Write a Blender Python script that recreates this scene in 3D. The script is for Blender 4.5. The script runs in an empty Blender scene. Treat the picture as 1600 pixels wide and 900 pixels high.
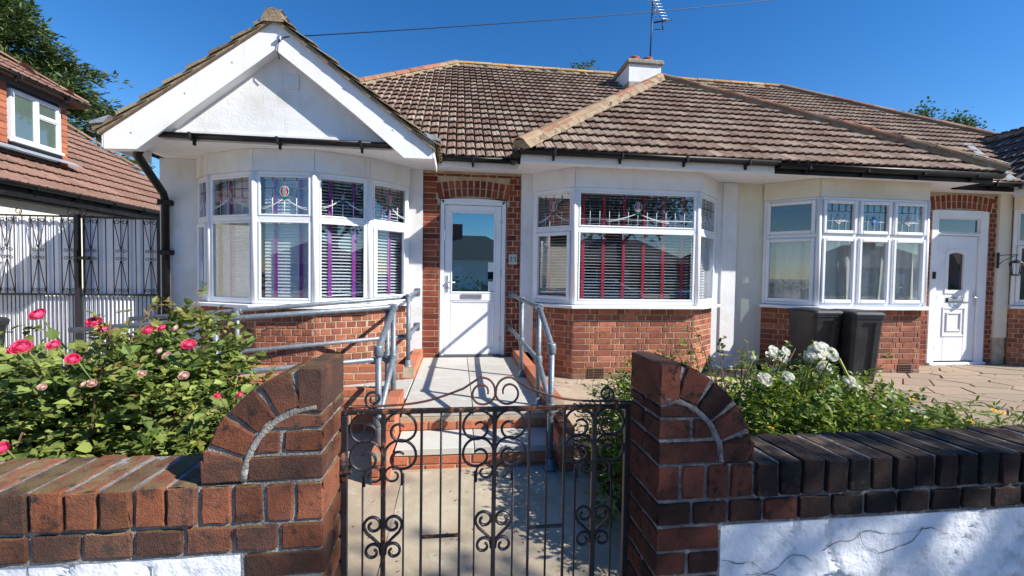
import bpy, math, random
from mathutils import Vector, Matrix, noise
R = random.Random(7)
rad = math.radians
sc = bpy.context.scene
col = sc.collection

# ------------------------------------------------------------ camera
CAM = Vector((0, 0, 1.5))
cd = bpy.data.cameras.new("camera"); cam = bpy.data.objects.new("camera", cd); col.objects.link(cam)
yaw, pit, rol = rad(7.1), rad(1.8), rad(.83)
d = Vector((math.sin(yaw)*math.cos(pit), math.cos(yaw)*math.cos(pit), -math.sin(pit)))
r0 = Vector((math.cos(yaw), -math.sin(yaw), 0)); u0 = r0.cross(d)
rr = r0*math.cos(rol)+u0*math.sin(rol); uu = u0*math.cos(rol)-r0*math.sin(rol)
cam.matrix_world = Matrix.Translation(CAM) @ Matrix((rr, uu, -d)).transposed().to_4x4()
cd.sensor_width = 36; cd.lens = 36*690/1600; cd.clip_start = .05; cd.clip_end = 2000
sc.camera = cam

# ------------------------------------------------------------ light
SUN = Vector((1.17, -.64, 1.0)).normalized()          # towards the sun
el = math.asin(SUN.z); az = math.atan2(SUN.x, SUN.y)
w = bpy.data.worlds.new("World"); sc.world = w; w.use_nodes = True
nt = w.node_tree; bg = nt.nodes["Background"]
sky = nt.nodes.new("ShaderNodeTexSky"); sky.sky_type = 'NISHITA'; sky.sun_disc = False
sky.sun_elevation = el; sky.sun_rotation = az; sky.air_density = 1.0; sky.dust_density = 0.; sky.ozone_density = 4.0
hs = nt.nodes.new("ShaderNodeHueSaturation"); hs.inputs['Saturation'].default_value = 1.3; hs.inputs['Value'].default_value = 1.12; hs.inputs['Hue'].default_value = .506
nt.links.new(sky.outputs[0], hs.inputs['Color']); nt.links.new(hs.outputs[0], bg.inputs[0])
bg.inputs[1].default_value = .090
sl = bpy.data.lights.new("sun", 'SUN'); sl.energy = 5.0; sl.angle = rad(.55); sl.color = (1, .95, .87)
so = bpy.data.objects.new("sun", sl); col.objects.link(so)
so.rotation_euler = SUN.to_track_quat('Z', 'Y').to_euler(); so.location = SUN*30
sc.view_settings.view_transform = 'Standard'; sc.view_settings.look = 'None'
sc.view_settings.gamma = 1; sc.view_settings.exposure = .72
sc.cycles.max_bounces = 7; sc.cycles.transparent_max_bounces = 16

# ------------------------------------------------------------ materials
MATS = {}
def mat(name, c1, c2=None, c3=None, rough=.8, piece=0., scale=6., bump=0., bscale=60., spec=.3, metal=0.,
        top=None, trans=0., emit=None, coat=0., thr=(.35, .65), streak=None):
    """noise-mixed base colour, piece = per-piece brightness spread, top = colour gathered on upward faces"""
    m = bpy.data.materials.new(name); m.use_nodes = True; MATS[name] = m
    N = m.node_tree.nodes; L = m.node_tree.links; P = N["Principled BSDF"]; out = N["Material Output"]
    P.inputs['Roughness'].default_value = rough; P.inputs['Metallic'].default_value = metal
    P.inputs['Specular IOR Level'].default_value = spec; P.inputs['Coat Weight'].default_value = coat
    geo = N.new("ShaderNodeNewGeometry"); pos = geo.outputs['Position']
    def nz(s, det=4, off=0):
        t = N.new("ShaderNodeTexNoise"); t.inputs['Scale'].default_value = s; t.inputs['Detail'].default_value = det
        t.inputs['Roughness'].default_value = .6
        if off:
            a = N.new("ShaderNodeVectorMath"); a.operation = 'ADD'; a.inputs[1].default_value = (off, off*.7, -off)
            L.new(pos, a.inputs[0]); L.new(a.outputs[0], t.inputs['Vector'])
        else: L.new(pos, t.inputs['Vector'])
        return t.outputs['Fac']
    def ramp(v, a, b):
        t = N.new("ShaderNodeMapRange"); t.interpolation_type = 'SMOOTHSTEP'
        t.inputs[1].default_value = a; t.inputs[2].default_value = b; L.new(v, t.inputs[0]); return t.outputs[0]
    def mix(f, a, b, bt='MIX'):
        t = N.new("ShaderNodeMix"); t.data_type = 'RGBA'; t.blend_type = bt
        if isinstance(f, float): t.inputs[0].default_value = f
        else: L.new(f, t.inputs[0])
        for s, v in ((t.inputs[6], a), (t.inputs[7], b)):
            if isinstance(v, tuple): s.default_value = (*v, 1)
            else: L.new(v, s)
        return t.outputs[2]
    oi = N.new("ShaderNodeObjectInfo")
    ad = N.new("ShaderNodeMath"); ad.operation = 'ADD'; L.new(oi.outputs['Random'], ad.inputs[0]); L.new(geo.outputs['Random Per Island'], ad.inputs[1])
    fr = N.new("ShaderNodeMath"); fr.operation = 'FRACT'; L.new(ad.outputs[0], fr.inputs[0]); rnd = fr.outputs[0]
    c = c1
    if c2:
        if piece:     # pieces lean to one colour or the other
            s = N.new("ShaderNodeMath"); s.operation = 'MULTIPLY_ADD'; L.new(rnd, s.inputs[0]); s.inputs[1].default_value = .55
            n1 = nz(scale); L.new(n1, s.inputs[2])
            c = mix(ramp(s.outputs[0], .5, 1.05), c1, c2)
        else: c = mix(ramp(nz(scale), *thr), c1, c2)
    if c3:
        c = mix(ramp(nz(scale*2.7, 5, 13.), .52, .72), c, c3)
    if streak:
        vm = N.new("ShaderNodeVectorMath"); vm.operation = 'MULTIPLY'; vm.inputs[1].default_value = (9, 9, .9); L.new(pos, vm.inputs[0])
        t = N.new("ShaderNodeTexNoise"); t.inputs['Scale'].default_value = 1.; t.inputs['Detail'].default_value = 6; t.inputs['Roughness'].default_value = .7; L.new(vm.outputs[0], t.inputs['Vector'])
        m5 = N.new("ShaderNodeMath"); m5.operation = 'MULTIPLY'; m5.inputs[1].default_value = streak[3]; L.new(ramp(t.outputs['Fac'], .50, .78), m5.inputs[0]); c = mix(m5.outputs[0], c, tuple(streak[:3]))
    if top:
        s = N.new("ShaderNodeSeparateXYZ"); L.new(geo.outputs['Normal'], s.inputs[0])
        mm = N.new("ShaderNodeMath"); mm.operation = 'MULTIPLY'; L.new(ramp(s.outputs[2], .5, .9), mm.inputs[0]); L.new(ramp(nz(scale*1.3, 4, 5.), .38, .6), mm.inputs[1])
        c = mix(mm.outputs[0], c, top)
    if piece:
        h = N.new("ShaderNodeHueSaturation")
        if isinstance(c, tuple): h.inputs['Color'].default_value = (*c, 1)
        else: L.new(c, h.inputs['Color'])
        m2 = N.new("ShaderNodeMath"); m2.operation = 'MULTIPLY'; m2.inputs[1].default_value = 7.31; L.new(rnd, m2.inputs[0])
        f2 = N.new("ShaderNodeMath"); f2.operation = 'FRACT'; L.new(m2.outputs[0], f2.inputs[0])
        mr = N.new("ShaderNodeMapRange"); mr.inputs[3].default_value = 1-piece; mr.inputs[4].default_value = 1+piece; L.new(f2.outputs[0], mr.inputs[0])
        L.new(mr.outputs[0], h.inputs['Value']); c = h.outputs[0]
    if isinstance(c, tuple): P.inputs['Base Color'].default_value = (*c, 1)
    else: L.new(c, P.inputs['Base Color'])
    if bump:
        b = N.new("ShaderNodeBump"); b.inputs['Strength'].default_value = 1.; b.inputs['Distance'].default_value = bump
        a1 = N.new("ShaderNodeMath"); a1.operation = 'ADD'; L.new(nz(bscale, 6), a1.inputs[0]); L.new(nz(bscale*.22, 4, 3.), a1.inputs[1])
        L.new(a1.outputs[0], b.inputs['Height']); L.new(b.outputs[0], P.inputs['Normal'])
    if trans:
        t = N.new("ShaderNodeBsdfTranslucent"); ms = N.new("ShaderNodeMixShader"); ms.inputs[0].default_value = trans
        if isinstance(c, tuple): t.inputs[0].default_value = (*c, 1)
        else: L.new(c, t.inputs[0])
        L.new(P.outputs[0], ms.inputs[1]); L.new(t.outputs[0], ms.inputs[2]); L.new(ms.outputs[0], out.inputs[0])
    return m
def glass(name, f0=.1, tint=(1, 1, 1), rough=0., body=None, bump=0., refl=(.95, .97, 1)):
    m = bpy.data.materials.new(name); m.use_nodes = True; MATS[name] = m
    N = m.node_tree.nodes; L = m.node_tree.links; N.remove(N["Principled BSDF"]); out = N["Material Output"]
    g = N.new("ShaderNodeBsdfGlossy"); g.inputs['Roughness'].default_value = rough; g.inputs[0].default_value = (*refl, 1)
    if body: t = N.new("ShaderNodeBsdfDiffuse"); t.inputs[0].default_value = (*body, 1)
    else: t = N.new("ShaderNodeBsdfTransparent"); t.inputs[0].default_value = (*tint, 1)
    lw = N.new("ShaderNodeLayerWeight"); lw.inputs[0].default_value = .5
    fr = N.new("ShaderNodeMath"); fr.operation = 'POWER'; fr.inputs[1].default_value = 4.; L.new(lw.outputs['Facing'], fr.inputs[0])
    mr = N.new("ShaderNodeMapRange"); mr.inputs[3].default_value = f0; mr.inputs[4].default_value = 1.
    L.new(fr.outputs[0], mr.inputs[0]); ms = N.new("ShaderNodeMixShader")
    L.new(mr.outputs[0], ms.inputs[0]); L.new(t.outputs[0], ms.inputs[1]); L.new(g.outputs[0], ms.inputs[2]); L.new(ms.outputs[0], out.inputs[0])
    if bump:
        n = N.new("ShaderNodeTexNoise"); n.inputs['Scale'].default_value = 3; b = N.new("ShaderNodeBump"); b.inputs['Distance'].default_value = bump
        L.new(n.outputs[0], b.inputs['Height']); L.new(b.outputs[0], g.inputs['Normal'])
    return m

white = mat('white_upvc', (.80, .81, .83), (.74, .76, .79), rough=.35, spec=.4, scale=3)
render_w = mat('white_render', (.74, .745, .76), (.62, .61, .58), (.70, .69, .66), rough=.9, scale=1.6, bump=.003, bscale=45, thr=(.45, .75), streak=(.42, .38, .30, .28))
render_c = mat('cream_render', (.74, .70, .58), (.64, .58, .45), (.70, .66, .55), rough=.9, scale=1.4, bump=.003, bscale=45, thr=(.45, .75), streak=(.42, .36, .24, .35))
render_g = mat('garden_wall_render', (.76, .78, .82), (.66, .68, .72), (.50, .52, .55), rough=.9, scale=5, bump=.006, bscale=38, thr=(.4, .8))
paint = mat('painted_timber', (.80, .80, .82), (.72, .71, .70), rough=.55, scale=2.5, bump=.0008, bscale=30, thr=(.5, .8), streak=(.46, .44, .40, .28))
black = mat('black_plastic', (.010, .010, .011), (.02, .02, .021), rough=.42, spec=.22, scale=8, thr=(.4, .8))
brick_h = mat('house_brick', (.235, .078, .048), (.36, .135, .075), (.15, .06, .045), rough=.88, piece=.28, scale=7, bump=.004, bscale=110)
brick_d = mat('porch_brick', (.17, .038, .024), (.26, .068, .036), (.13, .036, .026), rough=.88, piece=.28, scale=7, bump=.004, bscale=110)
brick_p = mat('plinth_brick', (.20, .11, .085), (.28, .16, .12), (.13, .09, .08), rough=.9, piece=.2, scale=8, bump=.004, bscale=110)
brick_r = mat('ramp_brick', (.40, .135, .07), (.46, .175, .095), (.32, .10, .055), rough=.85, piece=.12, scale=12, bump=.002, bscale=150)
brick_l = mat('weathered_brick', (.082, .042, .031), (.235, .080, .042), (.045, .032, .027), rough=.92, piece=.35, scale=11, bump=.0065, bscale=290, top=(.15, .10, .032))
brick_s = mat('sooty_brick', (.011, .009, .008), (.040, .020, .016), (.055, .036, .028), rough=.93, piece=.5, scale=11, bump=.0065, bscale=290, top=(.10, .068, .045))  # soot deepened for the tree's shade; tan tops paint in sunlit patches
brick_q = mat('dark_red_brick', (.050, .021, .016), (.155, .048, .029), (.014, .012, .011), rough=.92, piece=.35, scale=13, bump=.0065, bscale=290, top=(.06, .035, .028))
brick_c = mat('coping_brick', (.11, .058, .040), (.29, .100, .048), (.055, .040, .033), rough=.92, piece=.25, scale=12, bump=.0065, bscale=290, top=(.22, .155, .075))
mortar = mat('mortar', (.50, .41, .30), (.38, .30, .21), rough=.95, scale=9, bump=.004, bscale=150)
mortar_g = mat('rough_mortar', (.32, .305, .28), (.20, .19, .18), (.46, .45, .43), rough=.95, scale=16, bump=.012, bscale=120)
mortar_d = mat('sooty_mortar', (.26, .25, .25), (.13, .12, .12), (.42, .41, .41), rough=.95, scale=16, bump=.012, bscale=120)
tile_m = mat('concrete_roof_tile', (.20, .128, .096), (.32, .245, .185), (.23, .13, .092), rough=.9, piece=.2, scale=1.6, bump=.005, bscale=90)
tile_v = mat('lichen_roof_tile', (.22, .16, .095), (.30, .24, .15), (.14, .11, .08), rough=.95, piece=.2, scale=6, bump=.006, bscale=90)
tile_k = mat('dark_roof_tile', (.10, .085, .08), (.17, .14, .125), (.07, .06, .06), rough=.9, piece=.22, scale=5, bump=.005, bscale=90)
tile_n = mat('brown_roof_tile', (.20, .115, .085), (.255, .15, .115), (.17, .095, .07), rough=.9, piece=.10, scale=3, bump=.003, bscale=80)
tile_o = mat('orange_hung_tile', (.34, .11, .06), (.41, .15, .08), (.27, .085, .05), rough=.88, piece=.15, scale=6, bump=.003, bscale=80)
ridge_m = mat('ridge_tile', (.27, .11, .07), (.29, .22, .14), (.30, .15, .075), rough=.92, piece=.2, scale=5, bump=.008, bscale=60)
bedding = mat('ridge_bedding_mortar', (.30, .235, .155), (.24, .18, .12), (.36, .31, .22), rough=.95, scale=9, bump=.014, bscale=50)
lichen = mat('lichened_ridge_tile', (.40, .20, .07), (.42, .28, .14), (.50, .27, .05), rough=.92, piece=.2, scale=7, bump=.008, bscale=60)
deck = mat('roof_felt', (.03, .025, .022), rough=.95)
lead = mat('lead_sheet', (.30, .33, .37), (.22, .24, .27), rough=.6, scale=8)
cement = mat('chimney_cement', (.34, .30, .24), (.22, .19, .15), (.45, .42, .36), rough=.95, scale=6, bump=.01, bscale=40)
terra = mat('terracotta', (.36, .11, .07), (.28, .09, .06), rough=.85, scale=9)
galv = mat('galvanised_steel', (.17, .20, .23), (.24, .275, .31), (.13, .155, .18), rough=.5, metal=.45, scale=35, bump=.0004, bscale=90)
steel = mat('brushed_steel', (.6, .6, .62), rough=.3, metal=.9)
iron = mat('black_painted_iron', (.014, .013, .016), (.022, .02, .03), rough=.34, spec=.5, scale=22, bump=.0012, bscale=220)
rust = mat('rusting_iron', (.018, .014, .015), (.17, .055, .024), (.30, .12, .055), rough=.55, scale=19, bump=.0016, bscale=220, thr=(.56, .66))
iron_b = mat('black_gate_iron', (.015, .015, .018), rough=.4)
slab_m = mat('pale_paving_slab', (.50, .485, .44), (.43, .41, .37), (.54, .52, .48), rough=.9, piece=.05, scale=5, bump=.001, bscale=200)
conc = mat('tan_concrete', (.42, .34, .25), (.34, .27, .195), (.47, .40, .32), rough=.93, scale=2.2, bump=.003, bscale=90)
path_m = mat('path_concrete', (.44, .375, .275), (.36, .30, .215), (.48, .43, .34), rough=.93, scale=3.2, bump=.002, bscale=110)
soil = mat('soil', (.055, .04, .028), (.09, .065, .045), (.03, .022, .017), rough=1, scale=12, bump=.03, bscale=30)
crazy = mat('sandstone_paving', (.31, .245, .175), (.35, .26, .19), (.27, .24, .19), rough=.9, piece=.10, scale=4, bump=.003, bscale=60)
joint = mat('paving_joint', (.17, .135, .10), rough=1, bump=.004)
asphalt = mat('asphalt', (.055, .055, .057), (.07, .07, .07), rough=.92, scale=3, bump=.003, bscale=120)
pave = mat('pavement_slabs', (.32, .31, .29), (.27, .26, .25), rough=.93, scale=2, bump=.002)
bark = mat('bark', (.12, .085, .06), (.07, .05, .04), rough=.95, scale=8, bump=.02, bscale=20)
stem_m = mat('green_stem', (.12, .19, .045), (.18, .14, .06), rough=.7, scale=8)
twig = mat('woody_twig', (.16, .095, .055), (.10, .07, .04), rough=.85, scale=20)
leaf_m = mat('rose_leaf', (.11, .17, .035), (.24, .29, .065), (.30, .27, .09), rough=.6, piece=.36, scale=3.2, spec=.4, trans=.28)
leaf_y = mat('young_leaf', (.17, .24, .035), (.22, .16, .05), (.26, .12, .05), rough=.45, piece=.25, scale=9, spec=.4, trans=.35)
leaf_b = mat('bed_leaf', (.09, .17, .022), (.23, .29, .04), (.29, .29, .06), rough=.45, piece=.32, scale=3.0, spec=.4, trans=.32)
leaf_t = mat('tree_leaf', (.045, .085, .02), (.08, .12, .03), rough=.5, piece=.3, scale=2, trans=.3)
leaf_c = mat('conifer_leaf', (.05, .095, .03), (.12, .16, .05), (.08, .12, .035), rough=.6, piece=.35, scale=1.4, trans=.2)
pink = mat('pink_petal', (.84, .05, .17), (.88, .16, .30), rough=.5, piece=.10, scale=20, trans=.3, spec=.3)
pale = mat('faded_petal', (.72, .44, .38), (.75, .58, .48), rough=.6, piece=.12, scale=20, trans=.3)
whitep = mat('white_petal', (.90, .90, .85), (.86, .85, .74), rough=.55, piece=.05, scale=16, trans=.3, spec=.3)
orange = mat('orange_petal', (.85, .38, .02), (.88, .50, .03), rough=.6, piece=.1, scale=20, trans=.2)
slat_m = mat('blind_slat', (.80, .81, .82), rough=.45)
tape_r = mat('red_tape', (.62, .035, .07), (.50, .03, .06), rough=.8, scale=9)
tape_p = mat('purple_tape', (.36, .05, .33), (.28, .04, .30), rough=.8, scale=9)
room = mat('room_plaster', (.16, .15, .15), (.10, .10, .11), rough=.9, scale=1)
curtain = mat('cream_curtain', (.80, .80, .74), (.74, .74, .68), rough=.9, scale=4, trans=.3)
leadc = mat('lead_came', (.10, .10, .11), rough=.5, metal=.4)
lead_lit = mat('sunlit_came', (.72, .73, .75), rough=.4)  # lit copy of the lead, sunlight put into its colour
sg_red = mat('ruby_glass', (.30, .008, .02), rough=.15, spec=.5); sg_grn = mat('teal_glass', (.01, .14, .13), rough=.15, spec=.5)
sg_blu = mat('blue_glass', (.02, .12, .36), rough=.15, spec=.5); sg_gry = mat('grey_glass', (.25, .27, .30), rough=.15, spec=.5)
sheet_w = mat('corrugated_white_sheet', (.76, .78, .83), (.70, .72, .78), rough=.5, scale=4)
binm = mat('bin_plastic', (.014, .015, .017), (.028, .03, .033), rough=.45, spec=.45, scale=7, bump=.0008, bscale=200)
rubber = mat('rubber', (.015, .015, .015), rough=.8)
plaq = mat('number_plaque', (.42, .50, .47), rough=.4); num_m = mat('plaque_numeral', (.03, .06, .07), rough=.5)
grille = mat('air_brick', (.16, .085, .06), rough=.9); hole = mat('dark_opening', (.01, .01, .01), rough=1)
cable_m = mat('cable_sheath', (.012, .012, .016), rough=.5)
G = glass('window_glass', .085, (.90, .93, .95)); GD = glass('door_glass', .42, body=(.012, .03, .04), refl=(.42, .72, .85)); GN = glass('dark_glass', .12, body=(.01, .012, .012))
GC = glass('car_glass', .15, body=(.012, .014, .016))
paper = mat('paper_notice', (.62, .70, .74), rough=.6)

# ------------------------------------------------------------ object helpers
W = {}
def world(o): return W.get(o.name, Matrix.Identity(4))
def attach(o, parent, mw=None):
    mw = mw if mw is not None else Matrix.Translation(o.location)
    if parent is not None:
        o.parent = parent; o.matrix_parent_inverse = world(parent).inverted()
    W[o.name] = mw
    return o
def tag(o, label=None, cat=None, group=None, kind=None):
    if label: o['label'] = label
    if cat: o['category'] = cat
    if group: o['group'] = group
    if kind: o['kind'] = kind
    return o
def thing(name, label, cat, loc, group=None):
    o = bpy.data.objects.new(name, None); col.objects.link(o); o.location = loc; o.empty_display_size = .2
    W[o.name] = Matrix.Translation(Vector(loc)); return tag(o, label, cat, group)
class MB:
    def __init__(s): s.v = []; s.f = []; s.s = []
    def add(s, vs, fs, smooth=False):
        n = len(s.v); s.v += [tuple(v) for v in vs]; s.f += [tuple(i+n for i in f) for f in fs]; s.s += [smooth]*len(fs); return s
    def box(s, x0, x1, y0, y1, z0, z1, M=None, ch=0.):
        if x0 > x1: x0, x1 = x1, x0
        if y0 > y1: y0, y1 = y1, y0
        if z0 > z1: z0, z1 = z1, z0
        if ch <= 0:
            v = [Vector((x, y, z)) for z in (z0, z1) for y in (y0, y1) for x in (x0, x1)]
            f = [(0, 2, 3, 1), (4, 5, 7, 6), (0, 1, 5, 4), (2, 6, 7, 3), (0, 4, 6, 2), (1, 3, 7, 5)]
        else:
            v = []; idx = {}
            c = min(ch, (x1-x0)*.45, (y1-y0)*.45, (z1-z0)*.45)
            lo = (x0, y0, z0); hi = (x1, y1, z1)
            for i in range(8):
                sg = [(i >> k) & 1 for k in range(3)]
                for ax in range(3):
                    p = [(hi[k] if sg[k] else lo[k]) + (0 if k == ax else (-c if sg[k] else c)) for k in range(3)]
                    idx[(i, ax)] = len(v); v.append(Vector(p))
            f = []
            for ax in range(3):
                a, b = (ax+1) % 3, (ax+2) % 3
                for sgn in (0, 1):
                    q = []
                    for (pa, pb) in ((0, 0), (1, 0), (1, 1), (0, 1)):
                        i = (sgn << ax) | (pa << a) | (pb << b); q.append(idx[(i, ax)])
                    f.append(tuple(q if sgn else q[::-1]))
                for pa in (0, 1):
                    for pb in (0, 1):
                        i0 = (pa << a) | (pb << b); i1 = i0 | (1 << ax)
                        q = [idx[(i0, a)], idx[(i1, a)], idx[(i1, b)], idx[(i0, b)]]
                        f.append(tuple(q if pa == pb else q[::-1]))
            for i in range(8):
                q = [idx[(i, 0)], idx[(i, 1)], idx[(i, 2)]]
                par = bin(i).count('1') % 2
                f.append(tuple(q if par else q[::-1]))
        if M is not None: v = [M @ p for p in v]
        return s.add(v, f)
    def prism(s, poly, vec, M=None):
        n = len(poly); a = [Vector(p) for p in poly]; b = [p+Vector(vec) for p in a]
        v = a+b
        if M is not None: v = [M @ p for p in v]
        return s.add(v, [tuple(range(n))[::-1], tuple(range(n, 2*n))]+[(i, (i+1) % n, (i+1) % n+n, i+n) for i in range(n)])
    def tube(s, pts, r, seg=8, closed=False, cap=True, flat=None):
        pts = [Vector(p) for p in pts]; n = len(pts)
        if not isinstance(r, (list, tuple)): r = [r]*n
        rings = []; up = None
        for i, p in enumerate(pts):
            a = pts[i-1] if i > 0 else (pts[-1] if closed else p); b = pts[i+1] if i < n-1 else (pts[0] if closed else p)
            t = (b-a)
            if t.length < 1e-9: t = Vector((0, 0, 1))
            t.normalize()
            if up is None:
                up = Vector((0, 1, 0)) if abs(t.y) < .9 else Vector((0, 0, 1))
            up = up-t*up.dot(t)
            if up.length < 1e-6: up = t.orthogonal()
            up.normalize(); sd = t.cross(up)
            ru, rs = (r[i], r[i]) if flat is None else (r[i]*flat, r[i])
            rings.append([p+up*(ru*math.cos(2*math.pi*k/seg))+sd*(rs*math.sin(2*math.pi*k/seg)) for k in range(seg)])
        v = [q for g in rings for q in g]; f = []
        m = n if closed else n-1
        for i in range(m):
            for k in range(seg):
                a = i*seg+k; b = i*seg+(k+1) % seg; c = ((i+1) % n)*seg+(k+1) % seg; e = ((i+1) % n)*seg+k
                f.append((a, e, c, b))
        s.add(v, f, True)
        if cap and not closed:
            k0 = len(s.v)-len(v)
            s.f.append(tuple(k0+k for k in range(seg))); s.s.append(False)
            s.f.append(tuple(k0+(n-1)*seg+k for k in range(seg))[::-1]); s.s.append(False)
        return s
    def lathe(s, prof, M=None, seg=16):
        v = []; f = []
        for (r, z) in prof:
            for k in range(seg):
                a = 2*math.pi*k/seg; v.append(Vector((r*math.cos(a), r*math.sin(a), z)))
        for i in range(len(prof)-1):
            for k in range(seg): f.append((i*seg+k, i*seg+(k+1) % seg, (i+1)*seg+(k+1) % seg, (i+1)*seg+k))
        if M is not None: v = [M @ p for p in v]
        return s.add(v, f, True)
    def mesh(s, name, m, centre=True):
        me = bpy.data.meshes.new(name); loc = Vector((0, 0, 0)); v = s.v
        if centre and v:
            xs, ys, zs = zip(*v); loc = Vector(((min(xs)+max(xs))/2, (min(ys)+max(ys))/2, min(zs)))
            v = [(a-loc.x, b-loc.y, c-loc.z) for a, b, c in v]
        me.from_pydata(v, [], s.f); me.polygons.foreach_set('use_smooth', s.s); me.materials.append(m); me.update()
        return me, loc
    def build(s, name, m, parent=None, label=None, kind=None):
        if not s.v: return None
        me, loc = s.mesh(name, m); o = bpy.data.objects.new(name, me); col.objects.link(o); o.location = loc
        attach(o, parent); return tag(o, label, kind=kind)
def tagged(mb, name, m, label, cat, group=None, kind=None):
    return tag(mb.build(name, m), label, cat, group, kind)
def place(name, me, M, parent):
    o = bpy.data.objects.new(name, me); col.objects.link(o); o.matrix_basis = M; return attach(o, parent, M.copy())
class Pool:
    """alike pieces: the nearest ones in view are objects of their own, the rest one joined part"""
    def __init__(s, name, limit=300): s.name = name; s.items = []; s.limit = limit
    def add(s, me, M, parent, m=None): s.items.append((me, M, parent))
    def finish(s, root, bulk=None):
        def key(it):
            p = it[1].translation-CAM; z = p.dot(d)
            if z < .1: return 1e6
            x = abs(p.dot(rr)/z); y = abs(p.dot(uu)/z)
            return p.length + (100 if x > 1.17 or y > .66 else 0)
        s.items.sort(key=key)
        for me, M, par in s.items[:s.limit]: place(s.name, me, M, par)
        rest = {}
        for me, M, par in s.items[s.limit:]: rest.setdefault(me.materials[0].name, []).append((me, M))
        for mn, lst in rest.items():
            mb = MB()
            for me, M in lst:
                mb.add([M @ v.co for v in me.vertices], [tuple(p.vertices) for p in me.polygons], False)
            mb.build(bulk or s.name+'s', MATS[mn], root, kind='stuff')
def basis(o, u, n):
    """local x = u (along), y = -n (into the wall), z up"""
    u = Vector(u).normalized(); n = Vector(n).normalized(); z = u.cross(-n)
    return Matrix.Translation(Vector(o)) @ Matrix((u, -n, z)).transposed().to_4x4()

# ------------------------------------------------------------ bricks
BM = {}
def hbrick(L, h=.064, t=.1, m=brick_h):
    k = (round(L, 2), round(h, 3), t, m.name)
    if k not in BM:
        L = k[0]; b = MB(); c = .004; v = []
        for (y, i) in ((t, 0), (c, 0), (0, c)):
            v += [(-L/2+i, y, i), (L/2-i, y, i), (L/2-i, y, h-i), (-L/2+i, y, h-i)]
        f = [(8, 9, 10, 11)]
        for a in (0, 4):
            for q in range(4):
                q2 = (q+1) % 4; f.append((a+q, a+q2, a+4+q2, a+4+q))
        b.add([Vector(p) for p in v], f); BM[k] = b.mesh('brick', m, centre=False)[0]
    return BM[k]
def lay(pool, parent, P0, P1, z0, z1, n, m=brick_h, openings=(), bond='flemish', course=.0752, seed=0, plinth=0, flip=False, out=.006):
    """courses of bricks on the face P0->P1 (plan points) between z0 and z1"""
    P0 = Vector((*P0, 0)); P1 = Vector((*P1, 0)); u = (P1-P0); Lg = u.length; u.normalize(); n = Vector((*n, 0)).normalized()
    rg = random.Random(seed+int(Lg*1000)); k = 0; z = z0
    while z < z1-.03:
        h = min(.066, z1-z-.004)
        x = 0.; seq = {'flemish': [.215, .1025], 'header': [.1025]}.get(bond, [.215])
        j = k % 2
        if bond != 'stretcher': lens = ([.16 if bond == 'flemish' else .05] if k % 2 else [])
        else: lens = [.1025] if k % 2 else []
        i = 0
        while x < Lg-.03:
            if lens: L = lens.pop(0)
            else: L = seq[(i+j) % len(seq)]; i += 1
            L = min(L, Lg-x-.004)
            if L > .03:
                ops = [o for o in openings if o[2] < z+h-.01 and o[3] > z+.01]
                a, b = x, x+L
                for (oa, ob, _, _) in ops:
                    if a >= oa-.005 and b <= ob+.005: a = b = 0
                    elif a < oa < b: b = oa-.003
                    elif a < ob < b: a = ob+.003
                if b-a > .03:
                    mm = brick_p if k < plinth else m
                    me = hbrick(b-a-.004, h, .1, mm)
                    o = P0+u*((a+b)/2)+n*(out+rg.uniform(-.002, .002)); o.z = z
                    uu_ = u if u.cross(-n).z > 0 else -u
                    pool.add(me, basis(o, uu_, n) @ Matrix.Rotation(rg.uniform(-.006, .006), 4, 'Y'), parent)
            x += L+.011
        z += course; k += 1
def wallbox(P0, P1, z0, z1, n, t=.12, mb=None):
    mb = mb or MB(); P0 = Vector((*P0, 0)); P1 = Vector((*P1, 0)); n = Vector((*n, 0)).normalized()
    mb.prism([P0+Vector((0, 0, z0)), P1+Vector((0, 0, z0)), P1+Vector((0, 0, z1)), P0+Vector((0, 0, z1))], -n*t)
    return mb
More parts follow.
